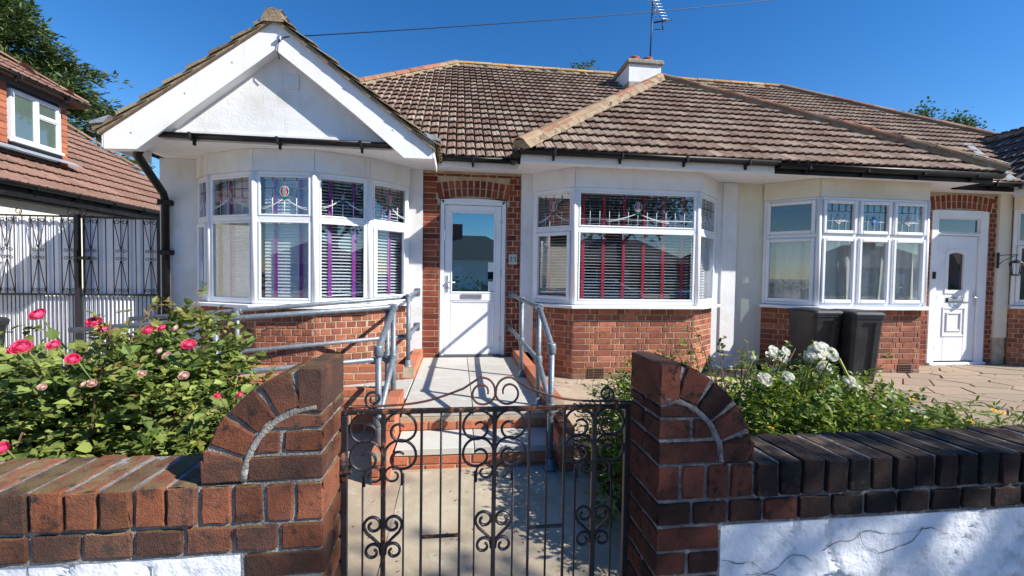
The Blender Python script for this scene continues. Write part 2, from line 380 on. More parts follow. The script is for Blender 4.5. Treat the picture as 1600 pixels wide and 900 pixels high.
def rough_hex(c, seed, r=.0042, amp=.0021, cuts=3):
    """a worn brick filling the hexahedron c[8] (x fastest, then y, then z)"""
    c = [Vector(p) for p in c]
    Lx = (c[1]-c[0]).length; Ly = (c[2]-c[0]).length; Lz = (c[4]-c[0]).length
    def axis(L, n):
        e = min(r/L, .2); n = max(1, n); return [0, e]+[e+(1-2*e)*i/(n+1) for i in range(1, n+1)]+[1-e, 1]
    A = [axis(Lx, min(cuts, int(Lx/.03))), axis(Ly, min(cuts, int(Ly/.05))), axis(Lz, min(cuts, int(Lz/.03)))]
    idx = {}; v = []; f = []; off = Vector((seed*3.7, seed*1.3, -seed*2.1))
    def P(i, j, k):
        key = (i, j, k)
        if key in idx: return idx[key]
        q = [A[0][i], A[1][j], A[2][k]]; ext = [i in (0, len(A[0])-1), j in (0, len(A[1])-1), k in (0, len(A[2])-1)]
        ne = sum(ext); Ls = (Lx, Ly, Lz)
        if ne >= 2:
            for a in range(3):
                if ext[a]: q[a] += (1 if q[a] < .5 else -1)*r*(.38 if ne == 2 else .5)/Ls[a]
        x, y, z = q
        p = Vector((0, 0, 0))
        for b in range(8):
            wt = (x if b & 1 else 1-x)*(y if b & 2 else 1-y)*(z if b & 4 else 1-z); p += c[b]*wt
        p += noise.noise_vector(p*28+off)*amp
        if ne >= 2:
            p += noise.noise_vector(p*60+off)*amp*1.3; chip = max(0, noise.noise(p*34+off*1.7)-.22)
            if chip > 0: p += ((sum(c, Vector((0, 0, 0)))/8)-p).normalized()*min(.009, chip*.032)
        idx[key] = len(v); v.append(p); return idx[key]
    n = [len(a)-1 for a in A]
    for i in range(n[0]):
        for j in range(n[1]):
            f.append((P(i, j, 0), P(i, j+1, 0), P(i+1, j+1, 0), P(i+1, j, 0)))
            f.append((P(i, j, n[2]), P(i+1, j, n[2]), P(i+1, j+1, n[2]), P(i, j+1, n[2])))
        for k in range(n[2]):
            f.append((P(i, 0, k), P(i+1, 0, k), P(i+1, 0, k+1), P(i, 0, k+1)))
            f.append((P(i, n[1], k), P(i, n[1], k+1), P(i+1, n[1], k+1), P(i+1, n[1], k)))
    for j in range(n[1]):
        for k in range(n[2]):
            f.append((P(0, j, k), P(0, j, k+1), P(0, j+1, k+1), P(0, j+1, k)))
            f.append((P(n[0], j, k), P(n[0], j+1, k), P(n[0], j+1, k+1), P(n[0], j, k+1)))
    mb = MB(); mb.add(v, f, False); return mb
def hexbox(x0, x1, y0, y1, z0, z1, rot=0., rg=R, j=.0012):
    return [Vector((x+rg.uniform(-j, j), y+rg.uniform(-j, j), z+rg.uniform(-j, j))) for z in (z0, z1) for y in (y0, y1) for x in (x0, x1)]

# ------------------------------------------------------------ ground
def sheet(name, poly, z, m, kind='structure', parent=None, hf=None, n=1):
    mb = MB()
    mb.add([Vector((x, y, hf(x, y) if hf else z)) for x, y in poly], [tuple(range(len(poly)))])
    o = mb.build(name, m, parent); o['kind'] = kind; return o
def grid(name, x0, x1, y0, y1, nx, ny, hf, m):
    mb = MB(); v = [Vector((x0+(x1-x0)*i/nx, y0+(y1-y0)*j/ny, hf(x0+(x1-x0)*i/nx, y0+(y1-y0)*j/ny))) for j in range(ny+1) for i in range(nx+1)]
    f = [(j*(nx+1)+i, j*(nx+1)+i+1, (j+1)*(nx+1)+i+1, (j+1)*(nx+1)+i) for j in range(ny) for i in range(nx)]
    mb.add(v, f, True); o = mb.build(name, m); o['kind'] = 'structure'; return o
def gz(x, y): return .05+.13*max(0, min(1, (y-2.6)/2.7))
sheet('ground', [(-600, -600), (600, -600), (600, 900), (-600, 900)], -.16, conc)
grid('garden_ground', -8, 14, 1.415, 20, 22, 40, gz, conc)
grid('garden_path', -.36, .70, 1.30, 3.16, 2, 8, lambda x, y: gz(x, y)+.006, path_m)
grid('garden_bed', .98, 4.255, 1.42, 4.75, 16, 14, lambda x, y: .07+.05*noise.noise(Vector((x*2, y*2, 3)))+.02, soil)
grid('rose_bed', -3.3, -.75, 1.42, 3.3, 12, 8, lambda x, y: .07+.05*noise.noise(Vector((x*2, y*2, 5)))+.02, soil)
mbk = MB().box(-600, 600, -2.6, 1.2, -.14, 0); o = mbk.build('pavement', pave); o['kind'] = 'structure'
mbk = MB().box(-600, 600, -11.9, -9.4, -.14, 0); o = mbk.build('pavement', pave); o['kind'] = 'structure'
mbk = MB().box(-600, 600, -2.74, -2.604, -.15, .004); o = mbk.build('kerb', slab_m); o['kind'] = 'structure'
mbk = MB().box(-600, 600, -9.396, -9.26, -.15, .004); o = mbk.build('kerb', slab_m); o['kind'] = 'structure'
sheet('road', [(-600, -9.26), (600, -9.26), (600, -2.74), (-600, -2.74)], -.12, asphalt)

# crazy paving drive at the right
def clip(poly, a, b, c):
    out = []
    for i in range(len(poly)):
        p, q = poly[i], poly[(i+1) % len(poly)]; dp = a*p[0]+b*p[1]-c; dq = a*q[0]+b*q[1]-c
        if dp <= 0: out.append(p)
        if dp*dq < 0: t = dp/(dp-dq); out.append((p[0]+(q[0]-p[0])*t, p[1]+(q[1]-p[1])*t))
    return out
def voronoi(x0, x1, y0, y1, n, rg, sx=1.):
    pts = []
    for _ in range(n*12):
        p = (rg.uniform(x0, x1), rg.uniform(y0, y1))
        if all(math.hypot((p[0]-q[0])/sx, p[1]-q[1]) > .36*math.sqrt((x1-x0)*(y1-y0)/n) for q in pts): pts.append(p)
        if len(pts) >= n: break
    cells = []
    for i, p in enumerate(pts):
        poly = [(x0, y0), (x1, y0), (x1, y1), (x0, y1)]
        for q in pts:
            if q is p: continue
            if (q[0]-p[0])**2+(q[1]-p[1])**2 > 9: continue
            a, b = (q[0]-p[0])/sx**2, q[1]-p[1]; mx, my = (p[0]+q[0])/2, (p[1]+q[1])/2
            poly = clip(poly, a, b, a*mx+b*my)
            if not poly: break
        if poly: cells.append(poly)
    return cells
drive = MB().box(4.36, 12, 2.3, 5.9, .0, .186).build('paved_drive', joint); drive['kind'] = 'structure'
rg = random.Random(11); ps = Pool('paving_stone')
for poly in voronoi(4.37, 12, 2.35, 5.87, 210, rg, 1.9):
    cx = sum(p[0] for p in poly)/len(poly); cy = sum(p[1] for p in poly)/len(poly)
    q = []
    for x, y in poly:
        L = math.hypot(x-cx, y-cy); k = max(.3, 1-.012/max(L, .05)); q.append(((x-cx)*k, (y-cy)*k))
    tz = rg.uniform(-.004, .004); mb = MB()
    zt = lambda x, y: .016+tz+x*rg.uniform(-.006, .006)+y*rg.uniform(-.006, .006)
    n = len(q); v = [Vector((x, y, 0)) for x, y in q]+[Vector((x*.985, y*.985, zt(x, y))) for x, y in q]
    mb.add(v, [tuple(range(n, 2*n))]+[(i, (i+1) % n, (i+1) % n+n, i+n) for i in range(n)])
    ps.add(mb.mesh('paving_stone', crazy, centre=False)[0], Matrix.Translation((cx, cy, .184)), drive)
ps.finish(drive)
edge = thing('bed_edging_wall', 'low dark brick edging along the drive behind the flower bed', 'wall', (4.31, 3.6, .05))
pe = Pool('brick')
body = wallbox((4.26, 1.5), (4.26, 5.84), .0, .275, (-1, 0), .098).build('mortar', mortar_d, edge)
lay(pe, body, (4.26, 1.5), (4.26, 5.84), .05, .275, (-1, 0), m=brick_s, seed=4); pe.finish(edge)

# ------------------------------------------------------------ windows and doors
def frame(mb, M, x0, x1, z0, z1, wd, y0, y1, ch=.006):
    """four butted members, stiles full height"""
    mb.box(x0, x0+wd, y0, y1, z0, z1, M, ch); mb.box(x1-wd, x1, y0, y1, z0, z1, M, ch)
    mb.box(x0+wd, x1-wd, y0+.001, y1, z1-wd, z1, M, ch); mb.box(x0+wd, x1-wd, y0+.001, y1, z0, z0+wd, M, ch)
def leading(M, x0, x1, z0, z1, style, parent):
    a = MB(); wdt = .0032; cx = (x0+x1)/2; h = z1-z0; wd = x1-x0; y = -.004
    b = MB()
    def bar(mb, p, q, t=wdt): mb.tube([M @ Vector((p[0], y, p[1])), M @ Vector((q[0], y, q[1]))], t, 5)
    def curve(mb, pts, t=wdt): mb.tube([M @ Vector((p[0], y-.001, p[1])) for p in pts], t, 5)
    def petal(m, pts, dy=0): 
        k = MB(); k.prism([Vector((p[0], y-.0015-dy, p[1])) for p in pts], (0, -.002, 0), M); k.build('stained_glass', m, parent)
    ncol = max(2, round(wd/.125)); nrow = 4
    if style in ('tulip', 'drop', 'wide'):
        for i in range(1, ncol):
            x = x0+wd*i/ncol
            bar(a, (x, z1), (x, z0+h*.45)); bar(b, (x, z0+h*.45), (x, z0))  # shade above and sun below put into the bars by colour
        for j in (3,): bar(a, (x0, z0+h*.70), (x1, z0+h*.70))
        if style == 'wide': bar(b, (x0, z0+h*.2), (x1, z0+h*.2)); bar(a, (x0, z0+h*.86), (x1, z0+h*.86))
        cz = z0+h*.62; s = .062 if style != 'drop' else .04
        for sg in (-1, 1):
            for dz in (0, -.02):
                ext = min(wd*.48, .42 if style == 'wide' else wd*.48)
                pts = [(cx+sg*(.03+(ext-.03)*t), cz-s*1.2-.02-.085*math.sin(t*math.pi*.5)+dz*t) for t in [i/7 for i in range(8)]]
                curve(b, pts)
        if style == 'drop':
            petal(sg_red, [(cx, cz+.05), (cx-.013, cz+.02), (cx, cz-.0), (cx+.013, cz+.02)])
            petal(sg_gry, [(cx, cz+.0), (cx-.018, cz-.03), (cx-.012, cz-.062), (cx+.012, cz-.062), (cx+.018, cz-.03)])
            petal(sg_blu, [(cx, cz-.064), (cx-.012, cz-.085), (cx, cz-.11), (cx+.012, cz-.085)])
        else:
            el = lambda rx, rz, n=14: [(cx+rx*math.cos(2*math.pi*i/n), cz+rz*math.sin(2*math.pi*i/n)) for i in range(n)]
            petal(sg_red, el(.047, .056)); petal(sg_gry, el(.018, .047), .003)
            curve(b, el(.048, .057)+el(.048, .057)[:1]); curve(b, el(.021, .05)+el(.021, .05)[:1])
            for sg in (-1, 1):
                petal(sg_grn, [(cx+sg*.05, cz+.02), (cx+sg*.056, cz+.036), (cx+sg*.09, cz+.036), (cx+sg*.072, cz-.03), (cx+sg*.046, cz-.035)])
            petal(sg_grn, [(cx-.038, cz-.06), (cx+.038, cz-.06), (cx, cz-.105)])
    elif style in ('diamond', 'flower'):
        for i in range(1, 4):
            x = x0+wd*i/4; bar(b, (x, z0+h*.62), (x, z0)); bar(a, (x, z1), (x, z0+h*.72))
        bar(a, (x0, z0+h*.72), (x1, z0+h*.72)); bar(b, (x0, z0+h*.36), (x1, z0+h*.36)); cz = z0+h*.40
        if style == 'diamond':
            for k in (1, .55): curve(b, [(cx, cz+.095*k), (cx-.04*k, cz+.01), (cx, cz-.06*k), (cx+.04*k, cz+.01), (cx, cz+.095*k)], .004)
            for sg in (-1, 1): curve(b, [(cx, cz-.06), (cx+sg*.05, cz-.02), (cx+sg*.085, cz+.0)], .004)
        else:
            for k in range(4):
                a0 = k*math.pi/2; c = [(cx+math.cos(a0)*.034+.026*math.cos(t), cz+math.sin(a0)*.034+.026*math.sin(t)) for t in [i*math.pi/5 for i in range(10)]]
                petal(sg_blu, c)
            petal(sg_gry, [(cx+.026*math.cos(t), cz+.026*math.sin(t)) for t in [i*math.pi/5 for i in range(10)]], .003)
    a.build('leading', leadc, parent); b.build('leading', lead_lit, parent)
def light(M, x0, x1, z0, z1, parent, opener=False, style=None, gl=None, fw=.045):
    """one light of a window: bead or sash, pane, leading"""
    if opener:
        s = MB(); frame(s, M, x0+.002, x1-.002, z0+.002, z1-.002, fw, -.026, .03, .008); s.build('sash', white, parent)
    else:
        s = MB(); frame(s, M, x0, x1, z0, z1, .02, -.006, .03, .005); s.build('glazing_bead', white, parent); fw = .02
    g = MB().box(x0+fw-.004, x1-fw+.004, .012, .016, z0+fw-.004, z1-fw+.004, M); g.build('pane', gl or G, parent)
    if style: leading(M @ Matrix.Translation((0, .011, 0)), x0+fw, x1-fw, z0+fw, z1-fw, style, parent)
SILL, TRAN, HEAD = 1.13, 2.08, 2.60
def win_M(P0, P1):
    a, b = Vector((*P0, 0)), Vector((*P1, 0)); u = (b-a).normalized(); n = Vector((u.y, -u.x, 0))
    return basis(a, u, n), (b-a).length
def window(root, P0, P1, top=None, open_low=False, open_top=False, lights=1, fw=.05, gl=None, seps=True):
    M, L = win_M(P0, P1); mb = MB(); y0, y1 = 0., .065
    frame(mb, M, .004, L-.004, SILL, HEAD, fw, y0, y1, .006)
    mb.box(fw+.004, L-fw-.004, y0+.002, y1, TRAN-.028, TRAN+.028, M, .006)
    n = lights; w1 = (L-2*fw-.008)/n
    for i in range(1, n):
        x = fw+.004+w1*i; mb.box(x-.022, x+.022, y0+.003, y1, SILL+fw, TRAN-.028, M, .005); mb.box(x-.022, x+.022, y0+.003, y1, TRAN+.028, HEAD-fw, M, .005)
    win = mb.build('window', white, root)
    for i in range(n):
        a = fw+.004+w1*i+(.022 if i else 0); b = fw+.004+w1*(i+1)-(.022 if i < n-1 else 0)
        st = top[i] if isinstance(top, (list, tuple)) else top
        light(M, a, b, SILL+fw, TRAN-.028, win, open_low, None, gl)
        light(M, a, b, TRAN+.028, HEAD-fw, win, open_top, st, gl)
    return win, M, L
def blind(root, M, L, tapes, tm, tilt, pitch=.0375, back=.115, mx=.05):
    x0, x1 = mx, L-mx; h = MB().box(x0, x1, back-.03, back+.03, HEAD-.07, HEAD-.01, M, .004)
    b = h.build('venetian_blind', slat_m, root)
    s = MB().box(-(x1-x0)/2, (x1-x0)/2, -.024, .024, -.0015, .0015); me = s.mesh('slat', slat_m, centre=False)[0]
    z = SILL+.06
    while z < HEAD-.08:
        place('slat', me, M @ Matrix.Translation(((x0+x1)/2, back, z)) @ Matrix.Rotation(rad(tilt+R.uniform(-2.5, 2.5)), 4, 'X') @ Matrix.Rotation(R.uniform(-.003, .003), 4, 'Y'), b)
        z += pitch
    for t in tapes:
        x = x0+(x1-x0)*t
        MB().box(x-.019, x+.019, back-.029, back-.0275, SILL+.05, HEAD-.06, M).build('tape', tm, b)
def sill(root, pts, name='window_sill', z=SILL, out=.09, th=.045):
    """projecting sill following the bay"""
    def off(dst):
        r = []; P = [Vector(p) for p in pts]
        for i in range(len(P)):
            ns = []
            if i > 0: t = (P[i]-P[i-1]).normalized(); ns.append(Vector((t.y, -t.x)))
            if i < len(P)-1: t = (P[i+1]-P[i]).normalized(); ns.append(Vector((t.y, -t.x)))
            n = sum(ns, Vector((0, 0))).normalized(); k = dst/max(.4, n.dot(ns[0])); r.append(P[i]+n*k)
        return r
    o = off(out); i_ = off(-.08); mb = MB()
    for k in range(len(pts)-1):
        a, b, c, e = i_[k], i_[k+1], o[k+1], o[k]
        v = [(a.x, a.y, z), (b.x, b.y, z), (c.x, c.y, z-.012), (e.x, e.y, z-.012)]; w_ = [(p[0], p[1], z-th) for p in v]
        mb.add([Vector(p) for p in v+w_], [(3, 2, 1, 0), (4, 5, 6, 7), (3, 7, 6, 2), (0, 1, 5, 4), (0, 4, 7, 3), (1, 2, 6, 5)])
    return mb.build(name, white, root)
def band(root, pts, z0, z1, m, name='bay_apron', out=.0, th=.1):
    mb = MB()
    for k in range(len(pts)-1):
        a, b = Vector(pts[k]), Vector(pts[k+1]); t = (b-a).normalized(); n = Vector((t.y, -t.x))
        mb.prism([(*(a+n*out), z0), (*(b+n*out), z0), (*(b+n*out), z1), (*(a+n*out), z1)], (-n.x*th, -n.y*th, 0))
    return mb.build(name, m, root)

# ------------------------------------------------------------ roof pieces
TM = {}
def tile_mesh(kind, m, wd, g):
    k = (kind, m.name)
    if k in TM: return TM[k]
    L = g+.05; mb = MB(); th = .013
    if kind == 'roll':
        pr = [(-wd/2, .004), (-.038, .012), (-.012, .012), (.0, .018), (.022, .021), (.033, .016), (.0400, .008), (.0415, -.024), (wd/2, -.024)]
    elif kind == 'rib':
        pr = [(-wd/2, .008), (-wd/2+.02, .012), (-wd/2+.035, 0), (-.03, 0), (-.018, .012), (.0, .012), (.012, 0), (wd/2-.01, 0), (wd/2-.004, .006)]
    else: pr = [(-wd/2+.002, 0), (wd/2-.002, 0)]
    n = len(pr)
    top = [Vector((x, 0, h+.046)) for x, h in pr]; tb = [Vector((x, L, h+.004)) for x, h in pr]; bot = [Vector((x, 0, h+.046-th)) for x, h in pr]
    v = top+tb+bot; f = []
    for i in range(n-1): f += [(i, i+1, n+i+1, n+i), (2*n+i, 2*n+i+1, i+1, i)]
    f += [(0, n, 2*n), (n-1, 3*n-1, 2*n-1)]
    mb.add(v, f); TM[k] = mb.mesh('roof_tile', m, centre=False)[0]; return TM[k]
def tile_plane(pool, parent, A, u, up, ulen, rows, inside, kind, m, wd, g, stagger=0.):
    """A = lower left corner, u along the eave, up = unit vector up the slope; inside(p) tests a world point"""
    me = tile_mesh(kind, m, wd, g); u = Vector(u).normalized(); up = Vector(up).normalized(); n = u.cross(up)
    Rm = Matrix((u, up, n)).transposed().to_4x4(); nc = int(ulen/wd)+1
    for r_ in range(rows):
        for c in range(-1, nc+1):
            p = Vector(A)+u*((c+.5+(stagger if r_ % 2 else 0))*wd)+up*(r_*g)
            if inside(p+up*g*.5):
                pool.add(me, Matrix.Translation(p) @ Rm @ Matrix.Rotation(R.uniform(-.008, .008), 4, 'Z') @ Matrix.Rotation(R.uniform(-.006, .006), 4, 'Y'), parent)
def ridge_run(parent, P, Q, m, r=.10, L=.42, bed=True, name='ridge_tile', up=Vector((0, 0, 1)), bw=.15):
    P, Q = Vector(P), Vector(Q); D_ = (Q-P); n = max(1, round(D_.length/L)); t = D_.normalized(); s = t.cross(up).normalized(); nn = s.cross(t)
    if bed:
        mb = MB(); k = max(2, int(D_.length/.09)); v = []; f = []
        for i in range(k+1):
            p = P+D_*(i/k); j1 = R.uniform(-.025, .025); j2 = R.uniform(-.025, .025)
            v += [p-s*(bw+j1)+nn*-.03, p-s*.07+nn*(.085+R.uniform(-.008, .008)), p+s*.07+nn*(.085+R.uniform(-.008, .008)), p+s*(bw+j2)+nn*-.03]
        for i in range(k): 
            for q in range(3): f.append((i*4+q, i*4+q+1, i*4+5+q, i*4+4+q))
        f += [(0, 1, 2, 3), (4*k, 4*k+3, 4*k+2, 4*k+1)]
        mb.add(v, f, False); mb.build('ridge_bedding', bedding, parent)
    ln = D_.length/n
    for i in range(n):
        mb = MB(); seg = 7; v = []; r1 = r*1.03
        for (q, rr_) in ((0, r), (ln*.97, r1)):
            for k in range(seg+1):
                a = math.pi*(k/seg)*1.0; v.append(Vector((rr_*math.cos(a), q, rr_*math.sin(a)*.8)))
        m_ = seg+1; f = [(k, k+1, m_+k+1, m_+k) for k in range(seg)]
        v2 = [Vector((x*.82, y, z*.82)) for x, y, z in v]; f += [(2*m_+k, k, k+1, 2*m_+k+1)[::-1] for k in range(seg)]+[(m_+k, m_+k+1, 3*m_+k+1, 3*m_+k) for k in range(seg)]
        mb.add(v+v2, f, False)
        me = mb.mesh(name, m, centre=False)[0]
        M = Matrix.Translation(P+t*(ln*i)+nn*(.035+R.uniform(0, .006))) @ Matrix((s, t, nn)).transposed().to_4x4() @ Matrix.Rotation(R.uniform(-.012, .012), 4, 'Z')
        place(name, me, M, parent)
def gutter(root, P, Q, n, r=.056, drop=0., m=black):
    P, Q = Vector(P), Vector(Q); t = (Q-P).normalized(); n = Vector(n).normalized(); z = Vector((0, 0, 1)); mb = MB(); v = []; seg = 8
    for p in (P, Q):
        for rr_ in (r, r*.93):
            for k in range(seg+1):
                a = math.pi*k/seg; v.append(p+n*(r+rr_*math.cos(a))-z*(rr_*math.sin(a)))
    m_ = seg+1; f = []
    for k in range(seg): f += [(k, k+1, 2*m_+k+1, 2*m_+k), (m_+k, 3*m_+k, 3*m_+k+1, m_+k+1), (k, m_+k, m_+k+1, k+1), (2*m_+k, 2*m_+k+1, 3*m_+k+1, 3*m_+k)]
    f += [(0, 2*m_, 3*m_, m_), (seg, m_+seg, 3*m_+seg, 2*m_+seg)]
    mb.add(v, f, True); g = mb.build('gutter', m, root)
    L = (Q-P).length; k = max(1, int(L/.75))
    for i in range(k):
        c = P+t*(L*(i+.5)/k); b = MB(); M = Matrix.Translation(c) @ Matrix((t, n, z)).transposed().to_4x4()
        b.box(-.014, .014, -.004, .118, -.066, .006, M, .004); b.box(-.011, .011, -.004, .03, -.105, -.06, M, .003); b.build('gutter_bracket', m, g)
    return g

# ------------------------------------------------------------ the pair of bungalows
MIDX = 3.94; ZS = 2.83
house = thing('bungalow', 'white rendered bungalow with a front gable, red brick bays and a half-glazed white door at the top of the ramp', 'bungalow', (.2, 5.9, .18))
house2 = thing('bungalow', 'attached cream bungalow on the right with a panelled white door behind the paved drive', 'bungalow', (7.6, 5.9, .18))
bp, bp2 = Pool('brick'), Pool('brick')
mir = lambda pts: [(2*MIDX-x, y) for x, y in pts][::-1]
B1 = [(-3.14, 5.83), (-2.87, 5.55), (-2.24, 5.22), (-1.58, 5.17), (-1.03, 5.40), (-.62, 5.83)]
B2 = [(1.0, 5.86), (1.45, 5.40), (3.10, 5.40), (3.62, 5.86)]
B3 = [(4.36, 5.88), (4.82, 5.40), (6.48, 5.40), (6.86, 5.88)]
B4 = mir(B1)
def inset(pts, k):
    r = []; P = [Vector(p) for p in pts]
    for i in range(len(P)):
        ns = []
        if i > 0: t = (P[i]-P[i-1]).normalized(); ns.append(Vector((t.y, -t.x)))
        if i < len(P)-1: t = (P[i+1]-P[i]).normalized(); ns.append(Vector((t.y, -t.x)))
        n = sum(ns, Vector((0, 0))).normalized(); r.append(tuple(P[i]-n*k/max(.4, n.dot(ns[0]))))
    return r
def bay(root, pool, pts, m, bond, wallm, plinth, seed):
    q = inset(pts, .03); mb = MB()
    for a, b in zip(q, q[1:]):
        t = (Vector(b)-Vector(a)).normalized(); wallbox(a, b, .05, SILL-.03, (t.y, -t.x), .15, mb)
    bw = mb.build('bay_wall', mortar, root)
    for i, (a, b) in enumerate(zip(q, q[1:])):
        t = (Vector(b)-Vector(a)).normalized()
        lay(pool, bw, a, b, .10+.0, SILL-.05, (t.y, -t.x), m=m, bond=bond, seed=seed+i, plinth=plinth)
    sill(root, pts); band(root, pts, HEAD, ZS+.01, wallm, 'bay_apron', .012)
    for p in pts[1:-1]:
        i = pts.index(p); a = (Vector(pts[i])-Vector(pts[i-1])).normalized(); b = (Vector(pts[i+1])-Vector(pts[i])).normalized(); n = Vector((a.y+b.y, -a.x-b.x)).normalized()
        MB().tube([(p[0]-n.x*.012, p[1]-n.y*.012, SILL+.002), (p[0]-n.x*.012, p[1]-n.y*.012, HEAD-.002)], .030, 8).build('corner_post', white, root)
bay(house, bp, B1, brick_h, 'header', render_w, 0, 1)
bay(house, bp, B2, brick_h, 'flemish', render_w, 2, 20)
bay(house2, bp2, B3, brick_h, 'flemish', render_c, 2, 40)
bay(house2, bp2, B4, brick_h, 'header', render_c, 2, 60)
# air bricks
for root, x in ((house, 1.66), (house2, 6.12)):
    a = MB(); M = basis((x, 5.425, .18), (1, 0, 0), (0, -1, 0))
    a.box(0, .215, -.012, .02, 0, .14, M, .003); vb = a.build('air_brick', grille, root)
    h = MB()
    for i in range(8):
        for j in range(4): h.box(.012+i*.0245, .030+i*.0245, -.014, -.0125, .012+j*.031, .032+j*.031, M)
    h.build('vent_opening', hole, vb)
# windows, blinds
for i, (a, b) in enumerate(zip(B1, B1[1:])):
    win, M, L = window(house, a, b, ['drop', 'drop', 'tulip', 'drop', 'tulip'][i], open_low=(i in (0, 4)), open_top=False, fw=.045)
    blind(house, M, L, [(.5,), (.3, .95), (.25, .78), (.22, .8), (.62,)][i], tape_p, [62, 66, 60, 22, 20][i], mx=.07)
for i, (a, b) in enumerate(zip(B2, B2[1:])):
    win, M, L = window(house, a, b, ['tulip', 'wide', 'drop'][i], open_low=(i == 0), fw=.05)
    blind(house, M, L, [(.3, .92), (.045, .222, .40, .578, .755, .93), (.5,)][i], tape_r, [14, 8, 50][i], mx=.07)
def curtain_mesh(root, M, x0, x1, z0, z1, back, folds, sway=0.):
    mb = MB(); n = folds*6; v = []; f = []
    for j in range(9):
        t = j/8
        for i in range(n+1):
            u_ = i/n; pinch = 1-sway*(t if sway > 0 else 0); x = x0+(x1-x0)*u_*pinch
            v.append(M @ Vector((x, back+.022*math.sin(u_*folds*2*math.pi+t*.6)+.01*math.sin(u_*7+t*2), z1-(z1-z0)*t)))
    for j in range(8):
        for i in range(n): a = j*(n+1)+i; f.append((a, a+1, a+n+2, a+n+1))
    mb.add(v, f, True); return mb.build('curtain', curtain, root)
for i, (a, b) in enumerate(zip(B3, B3[1:])):
    win, M, L = window(house2, a, b, [None, ['diamond', 'flower', 'diamond'], 'diamond'][i], open_low=True, open_top=True, lights=3 if i == 1 else 1, fw=.04)
    curtain_mesh(house2, M, .07, L-.07, SILL+.02, 2.06, .12, 9 if i == 1 else 4)['label'] = 'thin grey net curtain'
    if i == 0: curtain_mesh(house2, M, .08, L-.08, SILL+.02, 2.08, .16, 5)
    if i == 1:
        w1 = (L-.1)/3
        for k in range(3): curtain_mesh(house2, M, .07+w1*k, .07+w1*k+[.28, .24, .22][k], SILL+.02, 2.04, .16, 3, .25)
for i, (a, b) in enumerate(zip(B4, B4[1:])):
    window(house2, a, b, None, open_low=(i in (0, 4)), fw=.045)
# rooms behind the glass
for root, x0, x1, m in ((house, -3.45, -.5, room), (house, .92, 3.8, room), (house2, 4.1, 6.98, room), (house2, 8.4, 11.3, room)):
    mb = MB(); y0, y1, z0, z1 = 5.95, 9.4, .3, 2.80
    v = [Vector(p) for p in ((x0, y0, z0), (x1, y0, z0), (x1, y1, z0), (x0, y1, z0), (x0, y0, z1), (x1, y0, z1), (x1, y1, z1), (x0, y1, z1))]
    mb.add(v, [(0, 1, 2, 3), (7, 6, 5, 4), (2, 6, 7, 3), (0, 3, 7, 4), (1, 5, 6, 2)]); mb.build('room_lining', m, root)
# rendered front walls, shell
def wall(root, x0, x1, z0, z1, m, y=5.9, t=.2, name='front_wall'):
    return MB().box(x0, x1, y, y+t, z0, z1).build(name, m, root)
wall(house, -3.58, -3.10, .0, ZS+.01, render_w, 5.86); wall(house, -.655, -.452, .0, ZS+.01, render_w, 5.87)
wall(house, .842, 1.02, .45, ZS+.01, render_w, 5.87); wall(house, 3.60, MIDX-.001, .0, ZS+.01, render_w, 5.88); wall(house, 3.72, MIDX-.0012, .2, ZS, render_w, 5.86, .03)
wall(house2, MIDX+.001, 4.38, .0, ZS+.01, render_c, 5.90); wall(house2, 6.83, 6.93, .0, ZS+.01, mortar, 5.905)
wall(house2, 8.304, 8.53, .62, ZS+.01, render_c, 5.87); wall(house2, 8.304, 8.53, .0, .62, mortar, 5.89); wall(house2, 10.98, 11.46, .0, ZS+.01, render_c, 5.86)
MB().box(-3.58, -3.40, 6.061, 15.4, 0, 2.9).build('side_wall', render_w, house); MB().box(-3.40, MIDX-.001, 15.2, 15.4, 0, 2.9).build('rear_wall', render_w, house)
MB().box(11.28, 11.46, 6.061, 15.4, 0, 2.9).build('side_wall', render_c, house2); MB().box(MIDX+.001, 11.28, 15.2, 15.4, 0, 2.9).build('rear_wall', render_c, house2)
# brick porches with a two-ring arch over each door
def porch(root, pool, x0, x1, dx0, dx1, ztop, seed):
    mb = MB(); mb.box(x0, dx0, 5.905, 6.1, .0, ZS+.01); mb.box(dx1, x1, 5.905, 6.1, .0, ZS+.01); mb.box(dx0, dx1, 5.905, 6.1, ztop+.0, ZS+.01)
    pw = mb.build('porch_wall', mortar, root)
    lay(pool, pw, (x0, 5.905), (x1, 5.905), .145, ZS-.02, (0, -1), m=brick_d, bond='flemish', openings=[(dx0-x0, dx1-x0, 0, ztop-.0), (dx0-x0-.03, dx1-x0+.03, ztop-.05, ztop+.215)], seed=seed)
    cx = (dx0+dx1)/2; hw = (dx1-dx0)/2+.02; rise = .05; Rr = (hw*hw+rise*rise)/(2*rise); cz = ztop-Rr+.015
    amax = math.asin(hw/Rr); n = 12
    for ring in range(2):
        for i in range(n):
            a = -amax+2*amax*(i+.5)/n; r0_ = Rr+.005+ring*.108
            if i in (0, n-1):
                if ring: continue
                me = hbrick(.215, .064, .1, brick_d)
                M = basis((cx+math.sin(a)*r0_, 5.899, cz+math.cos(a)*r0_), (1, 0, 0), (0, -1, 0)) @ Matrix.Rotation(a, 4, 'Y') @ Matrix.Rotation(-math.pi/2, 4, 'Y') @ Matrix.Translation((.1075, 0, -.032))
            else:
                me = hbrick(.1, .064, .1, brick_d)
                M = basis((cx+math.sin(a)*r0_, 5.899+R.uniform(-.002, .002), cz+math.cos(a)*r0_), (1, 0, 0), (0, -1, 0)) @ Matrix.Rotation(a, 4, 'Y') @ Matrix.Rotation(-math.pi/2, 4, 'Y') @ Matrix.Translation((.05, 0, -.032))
            pool.add(me, M, pw)
